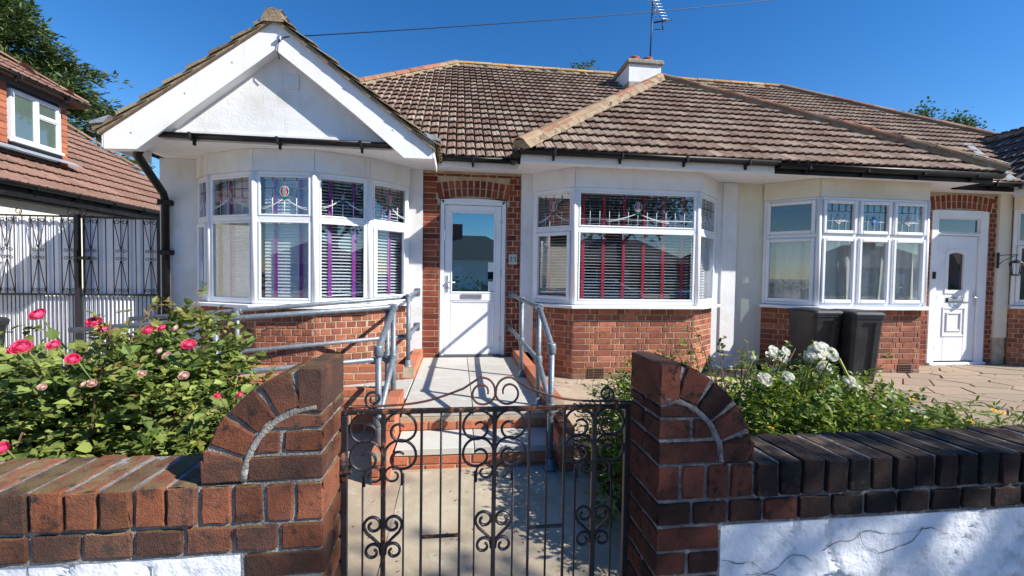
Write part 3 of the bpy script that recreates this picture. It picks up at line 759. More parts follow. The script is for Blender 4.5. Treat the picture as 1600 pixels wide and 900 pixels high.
porch(house, bp, -.448, .838, -.235, .652, 2.50, 3); porch(house2, bp2, 6.932, 8.30, 7.15, 8.17, 2.585, 5)
bp.finish(house); bp2.finish(house2)

# front doors
def handle(M, x, z, parent, side=1):
    mb = MB(); mb.box(x-.014, x+.014, -.010, .0, z-.13, z+.09, M, .004); mb.tube([M @ Vector(p) for p in ((x, -.008, z), (x, -.045, z), (x+side*.02, -.052, z), (x+side*.11, -.050, z-.004))], .008, 8)
    mb.build('handle', steel, parent)
def hinge(M, x, z, parent):
    mb = MB(); mb.tube([M @ Vector((x, -.012, z-.045)), M @ Vector((x, -.012, z+.045))], .009, 8); mb.box(x-.03, x+.03, -.008, .0, z-.03, z+.03, M, .003); mb.build('hinge', steel, parent)
M = basis((-.228, 5.935, .40), (1, 0, 0), (0, -1, 0)); Wd, Hd = .872, 2.07
mb = MB(); mb.box(0, .055, -.02, .05, 0, Hd, M, .006); mb.box(Wd-.055, Wd, -.02, .05, 0, Hd, M, .006)
arc = [Vector((Wd*t, -.02, Hd+.025*math.sin(t*math.pi)**.8)) for t in [i/12 for i in range(13)]]
mb.prism([Vector((.0551, -.02, Hd-.06)), Vector((Wd-.0551, -.02, Hd-.06))]+[p for p in arc[::-1]], (0, .07, 0), M)
dr = mb.build('door_frame', white, house)
leaf = MB(); lx0, lx1, lz1 = .06, Wd-.06, Hd-.065
gx0, gx1, gz0, gz1 = .158, .715, .855, 1.905; px0, px1, pz0, pz1 = .13, .735, .09, .735
leaf.box(lx0, gx0-.02, .0, .045, .01, lz1, M, .004); leaf.box(gx1+.02, lx1, .0, .045, .01, lz1, M, .004)
leaf.box(gx0-.02, gx1+.02, .0, .045, gz1+.02, lz1, M, .004); leaf.box(gx0-.02, gx1+.02, .0, .045, pz1, gz0-.02, M, .004); leaf.box(gx0-.02, gx1+.02, .0, .045, .01, pz0, M, .004)
leaf.box(gx0-.02, gx1+.02, .014, .04, pz0, pz1, M)
leaf = leaf.build('door', white, house)
b = MB(); frame(b, M, gx0-.02, gx1+.02, gz0-.02, gz1+.02, .022, -.006, .03, .006); b.build('glazing_bead', white, leaf)
b = MB(); frame(b, M, gx0-.02, gx1+.02, pz0, pz1, .028, .004, .03, .01); b.build('panel_moulding', white, leaf)
MB().box(gx0, gx1, .016, .022, gz0, gz1, M).build('pane', GD, leaf)
MB().box(gx1-.075, gx1-.003, .0135, .0155, gz0+.27, gz0+.40, M).build('notice', paper, leaf); MB().box(gx1-.07, gx1-.003, .0135, .0155, gz0+.01, gz0+.14, M).build('notice', paper, leaf)
b = MB(); b.box(.28, .56, -.012, .0, .765, .825, M, .004); b.box(.295, .545, -.018, -.0125, .778, .813, M, .003); b.build('letterbox', steel, leaf)
handle(M, lx0+.035, .98, leaf)
for z in (.22, 1.06, 1.12, 1.76): hinge(M, lx1+.012, z, leaf)
ma = MB().box(0, Wd, -.075, -.0, -.012, .004, M)
for i in range(60): ma.box(.005+i*.0144, .012+i*.0144, -.074, -.002, .0041, .008, M)
ma.build('threshold_drain', mat('drain_grey', (.10, .10, .11), rough=.6), house)

M = basis((7.165, 5.935, .19), (1, 0, 0), (0, -1, 0)); Wd, Hd = 1.0, 2.39
mb = MB(); mb.box(0, .12, -.03, .05, 0, Hd, M, .006); mb.box(Wd-.14, Wd, -.03, .05, 0, Hd, M, .006); mb.box(.12, Wd-.14, -.029, .05, Hd-.12, Hd, M, .006)
mb.box(.12, Wd-.14, -.028, .05, 2.0, 2.04, M, .005); mb.box(.0, Wd, -.07, -.031, 0, .05, M, .006); dr = mb.build('door_frame', white, house2)
light(M, .12, Wd-.14, 2.04, Hd-.12, dr, gl=GN)
leaf = MB(); gx0, gx1, gz0, gz1 = .30, .66, 1.13, 1.76
leaf.box(.124, .30, -.0, .045, .06, 1.995, M, .004); leaf.box(.66, Wd-.144, 0, .045, .06, 1.995, M, .004); leaf.box(.30, .66, 0, .045, 1.74, 1.995, M, .004); leaf.box(.30, .66, 0, .045, .06, 1.14, M, .004)
leaf = leaf.build('door', white, house2)
ring = lambda x0, x1, z0, z1, k: [(x0, z0), (x1, z0)]+[(x1+(x0-x1)*t, z1+k*math.sin(math.pi*t)) for t in [i/8 for i in range(9)]]
o_, i_ = ring(gx0-.01, gx1+.01, gz0-.02, gz1, .045), ring(gx0+.045, gx1-.045, gz0+.035, gz1-.05, .03)
b = MB(); n = len(o_); b.add([M @ Vector((x, -.014, z)) for x, z in o_]+[M @ Vector((x, -.008, z)) for x, z in i_]+[M @ Vector((x, .01, z)) for x, z in o_]+[M @ Vector((x, .02, z)) for x, z in i_],
    [(k, (k+1) % n, (k+1) % n+n, k+n) for k in range(n)]+[(k, k+2*n, (k+1) % n+2*n, (k+1) % n) for k in range(n)]+[(k+n, (k+1) % n+n, (k+1) % n+3*n, k+3*n) for k in range(n)]); b.build('arched_bead', white, leaf)
b = MB(); b.prism([Vector((x, .018, z)) for x, z in i_], (0, .005, 0), M); b.build('pane', GN, leaf)
b = MB(); frame(b, M, .27, .68, .44, .90, .03, -.012, .0, .008); frame(b, M, .34, .61, .52, .82, .03, -.016, .0, .010); b.build('panel_moulding', white, leaf)
b = MB(); b.box(.33, .63, -.012, -.0005, .975, 1.045, M, .004); b.build('letterbox', MATS['black_plastic'], leaf); MB().box(.35, .61, -.018, -.0125, .985, 1.035, M, .003).build('letterbox_flap', steel, leaf)
handle(M, Wd-.17, 1.05, leaf, -1)
for z in (.28, 1.05, 1.82): hinge(M, .125, z, leaf)
MB().box(.035, .075, -.055, -.031, 1.33, 1.44, M, .006).build('doorbell', black, dr)

# number plaque by the first door
pq = MB().box(.685, .795, 5.885, 5.898, 1.63, 1.765, ch=.003).build('number_plaque', plaq, house)
def stroke(pts, r, name, m, parent):
    mb = MB(); mb.tube([Vector(p) for p in pts], r, 5); return mb.build(name, m, parent)
s_ = .030
two = [(-.6, .55), (-.45, .9), (0, 1), (.45, .85), (.5, .45), (.1, -.1), (-.6, -1), (.6, -1)]
three = [(-.55, .8), (0, 1), (.5, .7), (.35, .2), (-.1, .05), (.4, -.1), (.55, -.6), (.1, -1), (-.6, -.8)]
stroke([(.717+x*.020, 5.883, 1.70+z*.030) for x, z in two], .0045, 'numeral', num_m, pq)
stroke([(.764+x*.020, 5.883, 1.70+z*.030) for x, z in three], .0045, 'numeral', num_m, pq)

# eaves
def eaves(root, fm, split):
    if root is house: sg = lambda a, b: (a, b)
    else: sg = lambda a, b: (2*MIDX-b, 2*MIDX-a)
    s = MB()
    for (a, b, y0) in ((-3.52, -.262, 5.048), (-.26, .762, 5.62), (.764, MIDX-.001, 5.16)):
        a, b = sg(a, b); s.box(a, b, y0, 6.0, ZS+.012, ZS+.04)
    s.build('soffit', paint, root)
    a, b = sg(-.26, .78); MB().box(a, b, 5.60, 5.619, ZS-.01, 2.93).build('fascia', fm, root)
    a, b = sg(.762, MIDX-.001); MB().box(a, b, 5.14, 5.159, ZS-.018, 2.935).build('fascia', fm, root)
    a, b = sg(.742, .761); MB().box(a, b, 5.141, 5.60, ZS-.017, 2.93).build('fascia', fm, root)
eaves(house, paint, 1); eaves(house2, black, 1)
g = gutter(house, (-.30, 5.60, 2.935), (.66, 5.60, 2.935), (0, -1, 0)); gutter(house, (.74, 5.60, 2.935), (.74, 5.06, 2.935), (-1, 0, 0)); gutter(house, (.70, 5.14, 2.94), (MIDX, 5.14, 2.94), (0, -1, 0))
gutter(house2, (MIDX, 5.14, 2.92), (7.18, 5.14, 2.92), (0, -1, 0), r=.062); gutter(house2, (7.2, 5.60, 2.935), (8.2, 5.60, 2.935), (0, -1, 0))

# gables
TA = .76; AX, AZ = -1.89, 4.10; GE = 2.95
def gable(root, mx, wm, seed):
    X = lambda x: mx(x)
    def P(pts, y, vec, name, m, parent=root, label=None):
        mb = MB(); q = [Vector((X(x), y, z)) for x, z in pts]; mb.prism(q, vec); return mb.build(name, m, parent, label)
    P([(-3.42, 2.85), (-.36, 2.85), (-.36, 2.92), (-1.89, 4.07), (-3.42, 2.92)], 5.05, (0, .2, 0), 'gable_wall', wm)
    P([(-3.10, 2.87), (-.68, 2.87), (-.68, 2.95), (-1.2, 2.955), (-2.2, 2.945), (-3.10, 2.95)], 5.03, (0, .019, 0), 'gable_moulding', wm)
    L_ = [(-3.50, 2.93), (-3.50, 2.69), (-3.20, 2.70), (-2.69, 3.125), (-2.07, 3.63), (-1.891, 3.78), (-1.891, 4.085), (-2.44, 3.65), (-2.98, 3.25), (-3.30, 3.0)]
    R_ = [(-1.889, 4.085), (-1.889, 3.78), (-1.44, 3.44), (-1.06, 3.14), (-.58, 2.735), (-.28, 2.735), (-.28, 2.94), (-.46, 3.02), (-1.06, 3.48), (-1.45, 3.765)]
    for q in (L_, R_):
        b = P(q, 4.90, (0, .025, 0), 'bargeboard', paint)
    for x, z in ((-3.25, 2.86), (-2.75, 3.28), (-2.3, 3.62), (-1.2, 3.42), (-.7, 3.02)):
        MB().box(X(x)-.008, X(x)+.008, 4.897, 4.90, z-.008, z+.008, ch=.002).build('screw_cap', steel, root)
    for q in (((-3.50, 2.72), (-3.50, 2.70), (-3.22, 2.715), (-1.89, 3.80), (-1.89, 3.83), (-3.25, 2.74)), ((-.28, 2.755), (-.28, 2.74), (-.58, 2.75), (-1.89, 3.80), (-1.89, 3.83), (-.6, 2.775))):
        P(list(q), 4.926, (0, .122, 0), 'verge_soffit', paint)
    for q in (((-3.52, 2.71), (-3.505, 2.71), (-3.505, 2.92), (-3.52, 2.92)), ((-.275, 2.75), (-.26, 2.75), (-.26, 2.93), (-.275, 2.93))): P(list(q), 4.905, (0, .7, 0), 'side_fascia', paint)
    x0, x1 = sorted((X(-3.16), X(-.62))); gutter(root, (x0, 5.045, 2.90), (x1, 5.045, 2.90), (0, -1, 0), r=.05)
I = lambda x: x; MI = lambda x: 2*MIDX-x
gable(house, I, render_w, 1); gable(house2, MI, render_c, 2)
w_ = mat('small_white_vent', (.66, .67, .70), rough=.6); MB().box(-1.86, -1.70, 5.038, 5.049, 3.44, 3.60, ch=.003).build('vent_cover', w_, house)
# roofs
MZ = lambda y: 2.95+.696*(y-5.6); RY = 10.3; RZ = MZ(RY)
def PZ(x, y):
    if x < .76 or x > 7.12 or y < 5.1: return -1
    return min(2.95+.73*(y-5.1), 2.95+.758*(x-.76), 2.95+.758*(7.12-x))
def GZ(x, y):
    z1 = AZ-TA*abs(x-AX); z2 = AZ-TA*abs(x-(2*MIDX-AX)); z = max(z1, z2); return z if z > 2.6 and y > 4.85 else -1
hipL = lambda y: -.05-(RY-y)/(RY-5.6)*4.15
rp, rp2 = Pool('roof_tile'), Pool('roof_tile')
dk = MB(); 
def deckpoly(mb, pts): mb.add([Vector(p) for p in pts], [tuple(range(len(pts)))])
for root, s_ in ((house, 1), (house2, -1)):
    X = (lambda x: x) if s_ == 1 else MI
    mb = MB(); e = .012
    deckpoly(mb, [(X(-3.45), 6.45, RZ-.82*3.27-e), (X(-3.45), 5.6, 2.95-e), (X(MIDX-.0), 5.6, 2.95-e), (X(MIDX), RY, RZ-e), (X(-.05), RY, RZ-e)])
    deckpoly(mb, [(X(-3.45), 6.45, RZ-.82*3.27-e), (X(-.05), RY, RZ-e), (X(-3.6), 15, 2.95-e)]); deckpoly(mb, [(X(-3.6), 15, 2.95-e), (X(-.05), RY, RZ-e), (X(MIDX), RY, RZ-e), (X(MIDX), 15, 2.95-e)])
    deckpoly(mb, [(X(.76), 5.1, 2.95-e), (X(MIDX), 5.1, 2.95-e), (X(MIDX), 8.4, 5.36-e)]); deckpoly(mb, [(X(.76), 5.1, 2.95-e), (X(MIDX), 8.4, 5.36-e), (X(MIDX), 9.2, 5.36-e), (X(.76), 5.62, 2.95-e)])
    for q in (-1, 1): deckpoly(mb, [(X(AX+q*1.64), 4.87, AZ-TA*1.64-e), (X(AX), 4.87, AZ-e), (X(AX), 8, AZ-e), (X(AX+q*1.64), 8, AZ-TA*1.64-e)])
    roof = mb.build('roof', deck, root); pool = rp if s_ == 1 else rp2
    g = .275; cp = 1/math.hypot(1, .696); sp = .696*cp
    side = (lambda p: p.x < MIDX) if s_ == 1 else (lambda p: p.x >= MIDX)
    def inM(p):
        x = p.x if s_ == 1 else 2*MIDX-p.x
        return side(p) and x > -3.45 and x > hipL(p.y)+.02 and p.y < RY-.02 and GZ(p.x, p.y) < p.z+.02 and PZ(p.x, p.y) < p.z+.05
    xl = -4.2 if s_ == 1 else MIDX-.2
    tile_plane(pool, roof, (xl, 5.55, MZ(5.55)), (1, 0, 0), (0, cp, sp), 8.6, 23, inM, 'roll', tile_m, .123, g)
    cq = 1/math.hypot(1, .73); sq = .73*cq
    def inP(p): return side(p) and abs(p.x-MIDX) < 3.18*(1-(p.y-5.1)/3.3)-.03
    tile_plane(pool, roof, (.76 if s_ == 1 else MIDX-.1, 5.05, 2.95-.05*.73), (1, 0, 0), (0, cq, sq), 3.4, 15, inP, 'roll', tile_m, .123, g)
    ck = 1/math.hypot(1, .758); sk = .758*ck
    if s_ == 1: tile_plane(pool, roof, (.71, 5.9+3.4, 2.95-.05*.758), (0, -1, 0), (ck, 0, sk), 4.2, 14, lambda p: p.x < MIDX and PZ(p.x, p.y) > MZ(p.y) and p.z < 2.95+.73*(p.y-5.1), 'roll', tile_m, .123, g)
    else: tile_plane(pool, roof, (7.17, 5.1, 2.95-.05*.758), (0, 1, 0), (-ck, 0, sk), 4.2, 14, lambda p: p.x > MIDX and PZ(p.x, p.y) > MZ(p.y) and p.z < 2.95+.73*(p.y-5.1), 'roll', tile_m, .123, g)
    # gable slopes
    ca = 1/math.hypot(1, TA); sa = TA*ca; ax = X(AX)
    tm = tile_v if s_ == 1 else tile_k
    def inG(p): return p.y > 4.82 and p.z < AZ and AZ-TA*abs(p.x-ax) > (MZ(p.y) if p.y > 5.6 else 0)-.1 and GZ(p.x, p.y) > PZ(p.x, p.y)-.15
    tile_plane(pool, roof, (ax-1.66, 4.84+31*.13, AZ-TA*1.66), (0, -1, 0), (ca, 0, sa), 31*.13, 8, inG, 'roll', tm, .13, .268)
    tile_plane(pool, roof, (ax+1.66, 4.84, AZ-TA*1.66), (0, 1, 0), (-ca, 0, sa), 31*.13, 8, inG, 'roll', tm, .13, .268)
    pool.finish(root)
    ridge_run(roof, (ax, 4.84, AZ-.035), (ax, 7.3, AZ-.035), tile_v if s_ == 1 else tile_k, r=.085, bw=.11)
    # hips and ridges
    ridge_run(roof, (X(.70), 5.04, 2.95), (X(MIDX), 8.4, 5.38), ridge_m, r=.088, bw=.12 if s_ == 1 else .085)
    ridge_run(roof, (X(-.05), RY, RZ+.0), (X(MIDX), RY, RZ+.0), lichen, r=.095, bw=.085)
    ridge_run(roof, (X(-.05), RY, RZ+.01), (X(-3.45), 6.45, RZ-.82*3.27), ridge_m, r=.10, bw=.10)
    # verge undercloak, lead corner caps
    for q in (-1, 1):
        M_ = MB(); x0, z0 = ax+q*1.64, AZ-TA*1.64
        M_.prism([Vector((x0, 4.86, z0-.035)), Vector((ax, 4.86, AZ-.035)), Vector((ax, 4.86, AZ+.0)), Vector((x0, 4.86, z0+.0))], (0, .12, 0)); M_.build('verge_bedding', bedding, roof)
        c = MB(); c.prism([Vector((ax+q*1.58, 4.85, 2.935)), Vector((ax+q*1.70, 4.85, 2.915)), Vector((ax+q*1.70, 4.85, 2.94)), Vector((ax+q*1.52, 4.85, 3.01))], (0, .14, 0)); c.build('corner_flashing', lead, roof)
# valley lead at the right gable
MB().prism([Vector((8.02, 5.58, 2.985)), Vector((8.16, 5.58, 3.0)), Vector((9.2, 7.0, 3.99)), Vector((9.06, 7.0, 3.98))], (0, 0, .004)).build('valley_flashing', lead, house2)
# downpipe on the left corner
mb = MB(); mb.tube([(-3.24, 5.04, 2.86), (-3.30, 5.08, 2.72), (-3.34, 5.12, 2.69), (-3.46, 5.72, 2.40), (-3.485, 5.80, 2.33), (-3.485, 5.80, .15)], .042, 12)
for z in (2.30, 1.7, .9): mb.box(-3.55, -3.42, 5.755, 5.858, z-.03, z+.03, ch=.004)
mb.build('downpipe', black, house); gutter(house, (-3.58, 4.95, 2.90), (-3.58, 8.2, 2.90), (-1, 0, 0))
# chimney on the party ridge
cx0, cx1, cy0, cy1 = 3.52, 4.22, 9.0, 9.85
mb = MB().box(cx0, cx1, cy0, cy1, 5.2, 5.93); ch = mb.build('chimney', render_w, house)
MB().box(cx0-.05, cx1+.05, cy0-.05, cy1+.05, 5.93, 6.03, ch=.02).build('chimney_cap', cement, ch)
b = MB(); b.box(cx0-.03, cx1+.03, cy0-.03, cy1+.03, 5.2, 5.57, ch=.02); b.build('chimney_flaunching', cement, ch)
for x, y in ((3.72, 9.25), (4.02, 9.25), (3.72, 9.6), (4.02, 9.6)):
    p = MB(); p.lathe([(.115, 6.0), (.12, 6.06), (.10, 6.075), (.122, 6.09), (.122, 6.12), (.10, 6.135), (.122, 6.15), (.122, 6.17), (.09, 6.175), (.085, 6.05), (.0, 6.04)], Matrix.Translation((x, y, 0))); p.build('chimney_pot', terra, ch)

crack_m = mat('crack_dirt', (.06, .055, .05), rough=1)
# ------------------------------------------------------------ garden walls with quarter-round brick piers
WY0, WY1 = 1.20, 1.415
def garden_wall(sg, xc, xend, label, bm, cm, mm, seed, rx):
    """sg = -1 left of the gate, +1 right; xc = corner at the gate; rx = where the render starts"""
    root = thing('garden_wall', label, 'wall', ((xc+xend)/2, 1.3, 0)); rg = random.Random(seed)
    S = lambda t: xc+sg*t            # distance away from the gate opening
    def br(t0, t1, y0, y1, z0, z1, m=None, seed_=0, jit=.0014, parent=None):
        a, b = sorted((S(t0), S(t1))); c = hexbox(a, b, y0, y1, z0, z1, rg=rg, j=jit)
        rough_hex(c, rg.random()*50).build('brick', m or bm, parent or body)
    # mortar core
    core = MB(); g = .006
    a, b = sorted((S(g), S(.205))); core.box(a, b, WY0+g, WY1-g, -.16, .95)
    a, b = sorted((S(.2), S(abs(xend-xc)))); core.box(a, b, WY0+g+.001, WY1-g-.001, .76, .9455)
    pts = [(S(g), .95)]+[(S(.296*math.sin(t)*1.0+.004), .948+.296*math.cos(t)) for t in [math.radians(1+88*i/18) for i in range(19)]]
    core.prism([Vector((x, WY0+g, z)) for x, z in pts], (0, WY1-WY0-2*g, 0))
    body = core.build('mortar', mm, root)
    # arc joint, a thick trowelled bead between arch and infill
    jb = MB(); jp = [(S(.197*math.sin(t)+.002), WY0+.0035, .948+.197*math.cos(t)) for t in [math.radians(4+84*i/16) for i in range(17)]]
    jb.tube(jp, [.0095*(1+.35*noise.noise(Vector((i*.9, seed, 0)))) for i in range(17)], 7, flat=.6); jb.build('arc_joint', mm, body)
    zj = lambda z: [S(0.004), z]
    # voussoirs
    angs = [(0.5, 13.5)]; a0 = 15.5
    w_ = (73.5-3*2.2)/4 if True else 0
    for i in range(4): angs.append((a0, a0+w_-.0)); a0 += w_+2.2
    for k, (p, q) in enumerate(angs):
        p, q = math.radians(p), math.radians(q); r0_, r1_ = .208, .302
        P = lambda r, t: (S(r*math.sin(t)), .948+r*math.cos(t))
        if k == 0:
            c4 = [(S(0), 1.128), (S(.062), 1.138), (S(0), 1.246), (S(.065), 1.247)]
        else:
            i0, i1, o0, o1 = P(r0_, p), P(r0_, q), P(r1_+rg.uniform(-.004, .004), p+.008), P(r1_+rg.uniform(-.004, .004), q-.008); c4 = [i0, i1, o0, o1]
        c = []
        for (x, z) in c4[:2]: c.append(Vector((x, WY0-.001, z)))
        for (x, z) in c4[:2]: c.append(Vector((x, WY1, z)))
        for (x, z) in c4[2:]: c.append(Vector((x, WY0-.001, z)))
        for (x, z) in c4[2:]: c.append(Vector((x, WY1, z)))
        if sg < 0: c = [c[1], c[0], c[3], c[2], c[5], c[4], c[7], c[6]]
        rough_hex(c, rg.random()*50, r=.0046, amp=.0024).build('brick', bm, body)
    # infill of the quarter round, front and back leaf
    for (y0, y1) in ((WY0, WY0+.102), (WY0+.112, WY1)):
        f = y0 == WY0
        br(.0, .186 if f else .186, y0, y1, .955, 1.016); br(.0, .098, y0, y1, 1.027, 1.082)
        c = [(S(.109), 1.027), (S(.168), 1.027), (S(.109), 1.082), (S(.148), 1.082)]
        cc = [Vector((x, y, z)) for (pr, ) in ((c[:2],), (c[2:],)) for y in (y0, y1) for x, z in pr]
        if sg < 0: cc = [cc[1], cc[0], cc[3], cc[2], cc[5], cc[4], cc[7], cc[6]]
        rough_hex(cc, rg.random()*50).build('brick', bm, body)
        c = [(S(.0), 1.092), (S(.128), 1.090), (S(.0), 1.122), (S(.085), 1.130)]
        cc = [Vector((x, y, z)) for (pr, ) in ((c[:2],), (c[2:],)) for y in (y0, y1) for x, z in pr]
        if sg < 0: cc = [cc[1], cc[0], cc[3], cc[2], cc[5], cc[4], cc[7], cc[6]]
        rough_hex(cc, rg.random()*50).build('brick', bm, body)
    br(.199, .302, WY0-.001, WY1, .953, 1.012)
    # brick-on-edge course right up to the gate, then the wall coping
    t = 0.; k = 0; Lw = abs(xend-xc)
    while t < Lw-.05:
        wd = .066+rg.uniform(-.002, .003); t1 = t+wd
        if t < .3: br(t, t1, WY0, WY1, .846, .944)
        else:
            z1 = .948+rg.uniform(-.003, .003); yo = rg.uniform(-.004, .004)
            br(t, t1, WY0-.006+yo, WY1+.006+yo, .848, z1, cm, jit=.002)
        t = t1+.0095+rg.uniform(0, .003); k += 1
    # header course under the coping
    t = 0.
    while t < Lw-.05:
        wd = .105+rg.uniform(-.003, .003)
        br(t, t+wd, WY0-.002, WY1, .772, .836, bm if t < .35 else cm); t += wd+.0105
    # pier below
    z = .697; k = 0
    while z > -.1:
        if k % 2 == 0:
            br(.0, .196 if sg > 0 else .196, WY0, WY0+.102, z, z+.064); br(.0, .196, WY0+.112, WY1, z, z+.064)
        else: br(.0, .093, WY0, WY1, z, z+.064); br(.104, .196, WY0, WY1, z, z+.064)
        z -= .0752; k += 1
    # rendered panel, slightly back from the bricks
    a, b = sorted((rx, xend)); nx = int((b-a)/.012); nz_ = 76; v = []; f = []
    for j in range(nz_+1):
        for i in range(nx+1):
            x = a+(b-a)*i/nx; zz = .768-.92*j/nz_
            h = .0055*noise.noise(Vector((x*5, zz*5, seed)))+.0025*noise.noise(Vector((x*22, zz*22, seed)))
            n1 = noise.noise(Vector((x*2.3+4, zz*2.3, seed+3))); crack = .012 if abs(n1) < .010 else 0
            sp = noise.noise(Vector((x*3.1+9, zz*3.1+2, seed+7))); spall = .014 if sp > .42 else 0
            v.append(Vector((x, WY0+.010-h+crack+spall, zz)))
    for j in range(nz_):
        for i in range(nx): q = j*(nx+1)+i; f.append((q, q+nx+1, q+nx+2, q+1))
    mb = MB(); mb.add(v, f, True); mb.build('render_panel', render_g, root)
    rc = random.Random(seed+40)
    for _ in range(9 if sg > 0 else 4):
        x = rc.uniform(a+.1, b-.1) if sg < 0 else rc.uniform(a+.05, a+1.3); zc_ = rc.uniform(.52, .76); an = rc.choice((rc.uniform(-.5, .5), rc.uniform(-.5, .5)+math.pi, -math.pi/2)); P = []
        for i in range(rc.randint(12, 30)):
            if not (a+.01 < x < b-.01 and -.1 < zc_ < .762): break
            P.append(Vector((x, WY0+.0075-.0055*noise.noise(Vector((x*5, zc_*5, seed))), zc_))); an += rc.uniform(-.55, .55); x += .018*math.cos(an); zc_ += .018*math.sin(an)
        if len(P) > 4: ck_ = MB(); ck_.tube(P, [.0010*rc.uniform(.3, 1.3) for _ in P], 5, flat=.5); ck_.build('crack', crack_m, root)
    m2 = MB().box(a, b, WY0+.024, WY1-.01, -.16, .766); m2.build('wall_core', render_g, root)
    return root
gl = garden_wall(-1, -.345, -2.6, 'low red brick garden wall left of the gate, mossy coping bricks over white render', brick_l, brick_c, mortar_g, 3, -.545)
gr = garden_wall(1, .583, 3.4, 'low soot-blackened brick garden wall right of the gate with cracked white render', brick_q, brick_s, mortar_d, 8, .785)

# ------------------------------------------------------------ wrought iron garden gate
gate = thing('garden_gate', 'black wrought iron garden gate with scrolls and rust patches between the two brick piers', 'gate', (.1, 1.385, .1))
GY = 1.385; GS = .898/1242
gx = lambda u: -.336+(u-55)*GS
gzz = lambda v: 1.071-(v-180)*GS
def flatbar(mb, x0, x1, z0, z1, dpt=.012): mb.box(x0, x1, GY-dpt/2, GY+dpt/2, z0, z1, ch=.0015)
fr_ = MB(); flatbar(fr_, gx(46), gx(1308), gzz(190), gzz(170), .016); fr_.build('top_rail', rust, gate)
for u, m in ((55, iron), (1297, iron)):
    b = MB(); flatbar(b, gx(u)-.009, gx(u)+.009, .12, gzz(191), .018); b.build('stile', m, gate)
b = MB(); flatbar(b, gx(64)+.001, gx(1288)-.001, .16, .185, .014); b.build('bottom_rail', iron, gate)
for u, m, rr_ in ((215, rust, .0068), (690, iron, .0068), (1143, iron, .0076)):
    b = MB(); flatbar(b, gx(u)-rr_, gx(u)+rr_, .187, gzz(191), .014); b.build('bar', m, gate)
for u in (375, 540, 845, 1005): b = MB(); b.box(gx(u)-.004, gx(u)+.004, GY-.004, GY+.004, .187, gzz(191), ch=.001); b.build('bar', iron, gate)
for u in (458, 925): b = MB(); b.tube([(gx(u), GY, .187), (gx(u), GY, gzz(191))], .0036, 6); b.build('bar', iron, gate)
for c in (215, 690, 1143):
    for s_ in (-1, 1): b = MB(); b.tube([(gx(c+s_*85), GY, .187), (gx(c+s_*85), GY, gzz(452))], .0032, 6); b.build('bar', iron, gate)
b = MB(); flatbar(b, gx(379), gx(536), gzz(740), gzz(728), .010); b.build('cross_bar', rust, gate)
b = MB(); flatbar(b, gx(849), gx(1001), gzz(724), gzz(711), .010); b.build('cross_bar', iron, gate)
def spiral(cx, cz, r0, r1, a0, a1, n=26, pre=None, post=None):
    pts = list(pre or [])
    for i in range(n+1):
        t = i/n; a = math.radians(a0+(a1-a0)*t); r = r0+(r1-r0)*t**.85
        pts.append((cx+r*math.cos(a), cz-r*math.sin(a)))
    return pts+list(post or [])
def scroll(pts, m=iron, r=.0042, name='scroll'):
    b = MB(); n = len(pts); b.tube([(gx(u), GY, gzz(v)) for u, v in pts], [r*(.75+.25*min(1, (n-i)/6)) for i in range(n)], 7, flat=1.35); return b.build(name, m, gate)
for c in (215, 690, 1143):
    mm = iron
    for s_ in (-1, 1):
        # two big C scrolls one above the other, then a small one
        for cz, top in ((252, 195), (372, 316)):
            P = []
            for i in range(34):
                t = i/33; a = math.radians(-12+(492*t)); r = 67-47*max(0, (t-.46)/.54)**.9 if t > .46 else 67
                ox = c+s_*70; x = ox-s_*r*math.cos(a); z = cz-r*math.sin(a)
                off = 16*max(0, (t-.46)/.54); P.append((x+s_*off*.3, z+off*.8))
            scroll(P, mm)
        P = []
        for i in range(24):
            t = i/23; a = math.radians(0+430*t); r = 36-24*max(0, t-.4)/.6; P.append((c+s_*42+s_*r*math.cos(a), 455-r*math.sin(a)))
        scroll([(c+s_*78, 500)]+P, mm, .0036)
        # lower hearts: scroll above, diagonal waist, scroll below
        up = [(c+s_*42+s_*(37-25*max(0, t-.25)/.75)*math.cos(math.radians(-25+450*t)), 672-(37-25*max(0, t-.25)/.75)*math.sin(math.radians(-25+450*t))) for t in [i/25 for i in range(26)]]
        dn = [(c+s_*42+s_*(35-24*max(0, t-.25)/.75)*math.cos(math.radians(200-450*t)), 788-(35-24*max(0, t-.25)/.75)*math.sin(math.radians(200-450*t))) for t in [i/25 for i in range(26)]]
        upx = [(c+s_*42+s_*37*math.cos(math.radians(a_)), 672+37*math.sin(math.radians(a_))*1) for a_ in (20, 35)]
        scroll(up[::-1]+[(c+s_*66, 706), (c+s_*40, 730), (c+s_*14, 757)]+dn, mm, .0046)
rust_c = mat('surface_rusted_iron', (.13, .05, .032), (.06, .03, .028), (.22, .09, .05), rough=.65, scale=20, bump=.001, bscale=200)
# crest: two big rings with long wave tails
for s_, m1 in ((-1, rust), (1, rust)):
    cx = 692; P = []
    tail = [(cx+s_*(620-620*t), 162-118*(max(0, (t-.18)/.82))**1.55-(6*math.sin(t*9))) for t in [i/22 for i in range(18)]]
    ring_ = [(cx+s_*(58+56*math.cos(math.radians(a_))*1.0), 100-60*math.sin(math.radians(a_))) for a_ in range(75, 181, 15)]
    down = [(cx+s_*(58+k*math.cos(math.radians(a_))), 108+k2*-math.sin(math.radians(a_))) for a_, k, k2 in zip(range(190, 560, 15), [58-1.4*i for i in range(25)], [56-1.1*i for i in range(25)])]
    scroll(tail+ring_+down, rust_c, .0036, 'crest_scroll')
for cx, s_ in ((178, -1), (1192, 1)):
    P = [(cx+s_*(4+(38-26*t)*math.cos(math.radians(-80+470*t))), 124-(38-26*t)*math.sin(math.radians(-80+470*t))) for t in [i/26 for i in range(27)]]
    scroll(P, iron, .004, 'crest_scroll')
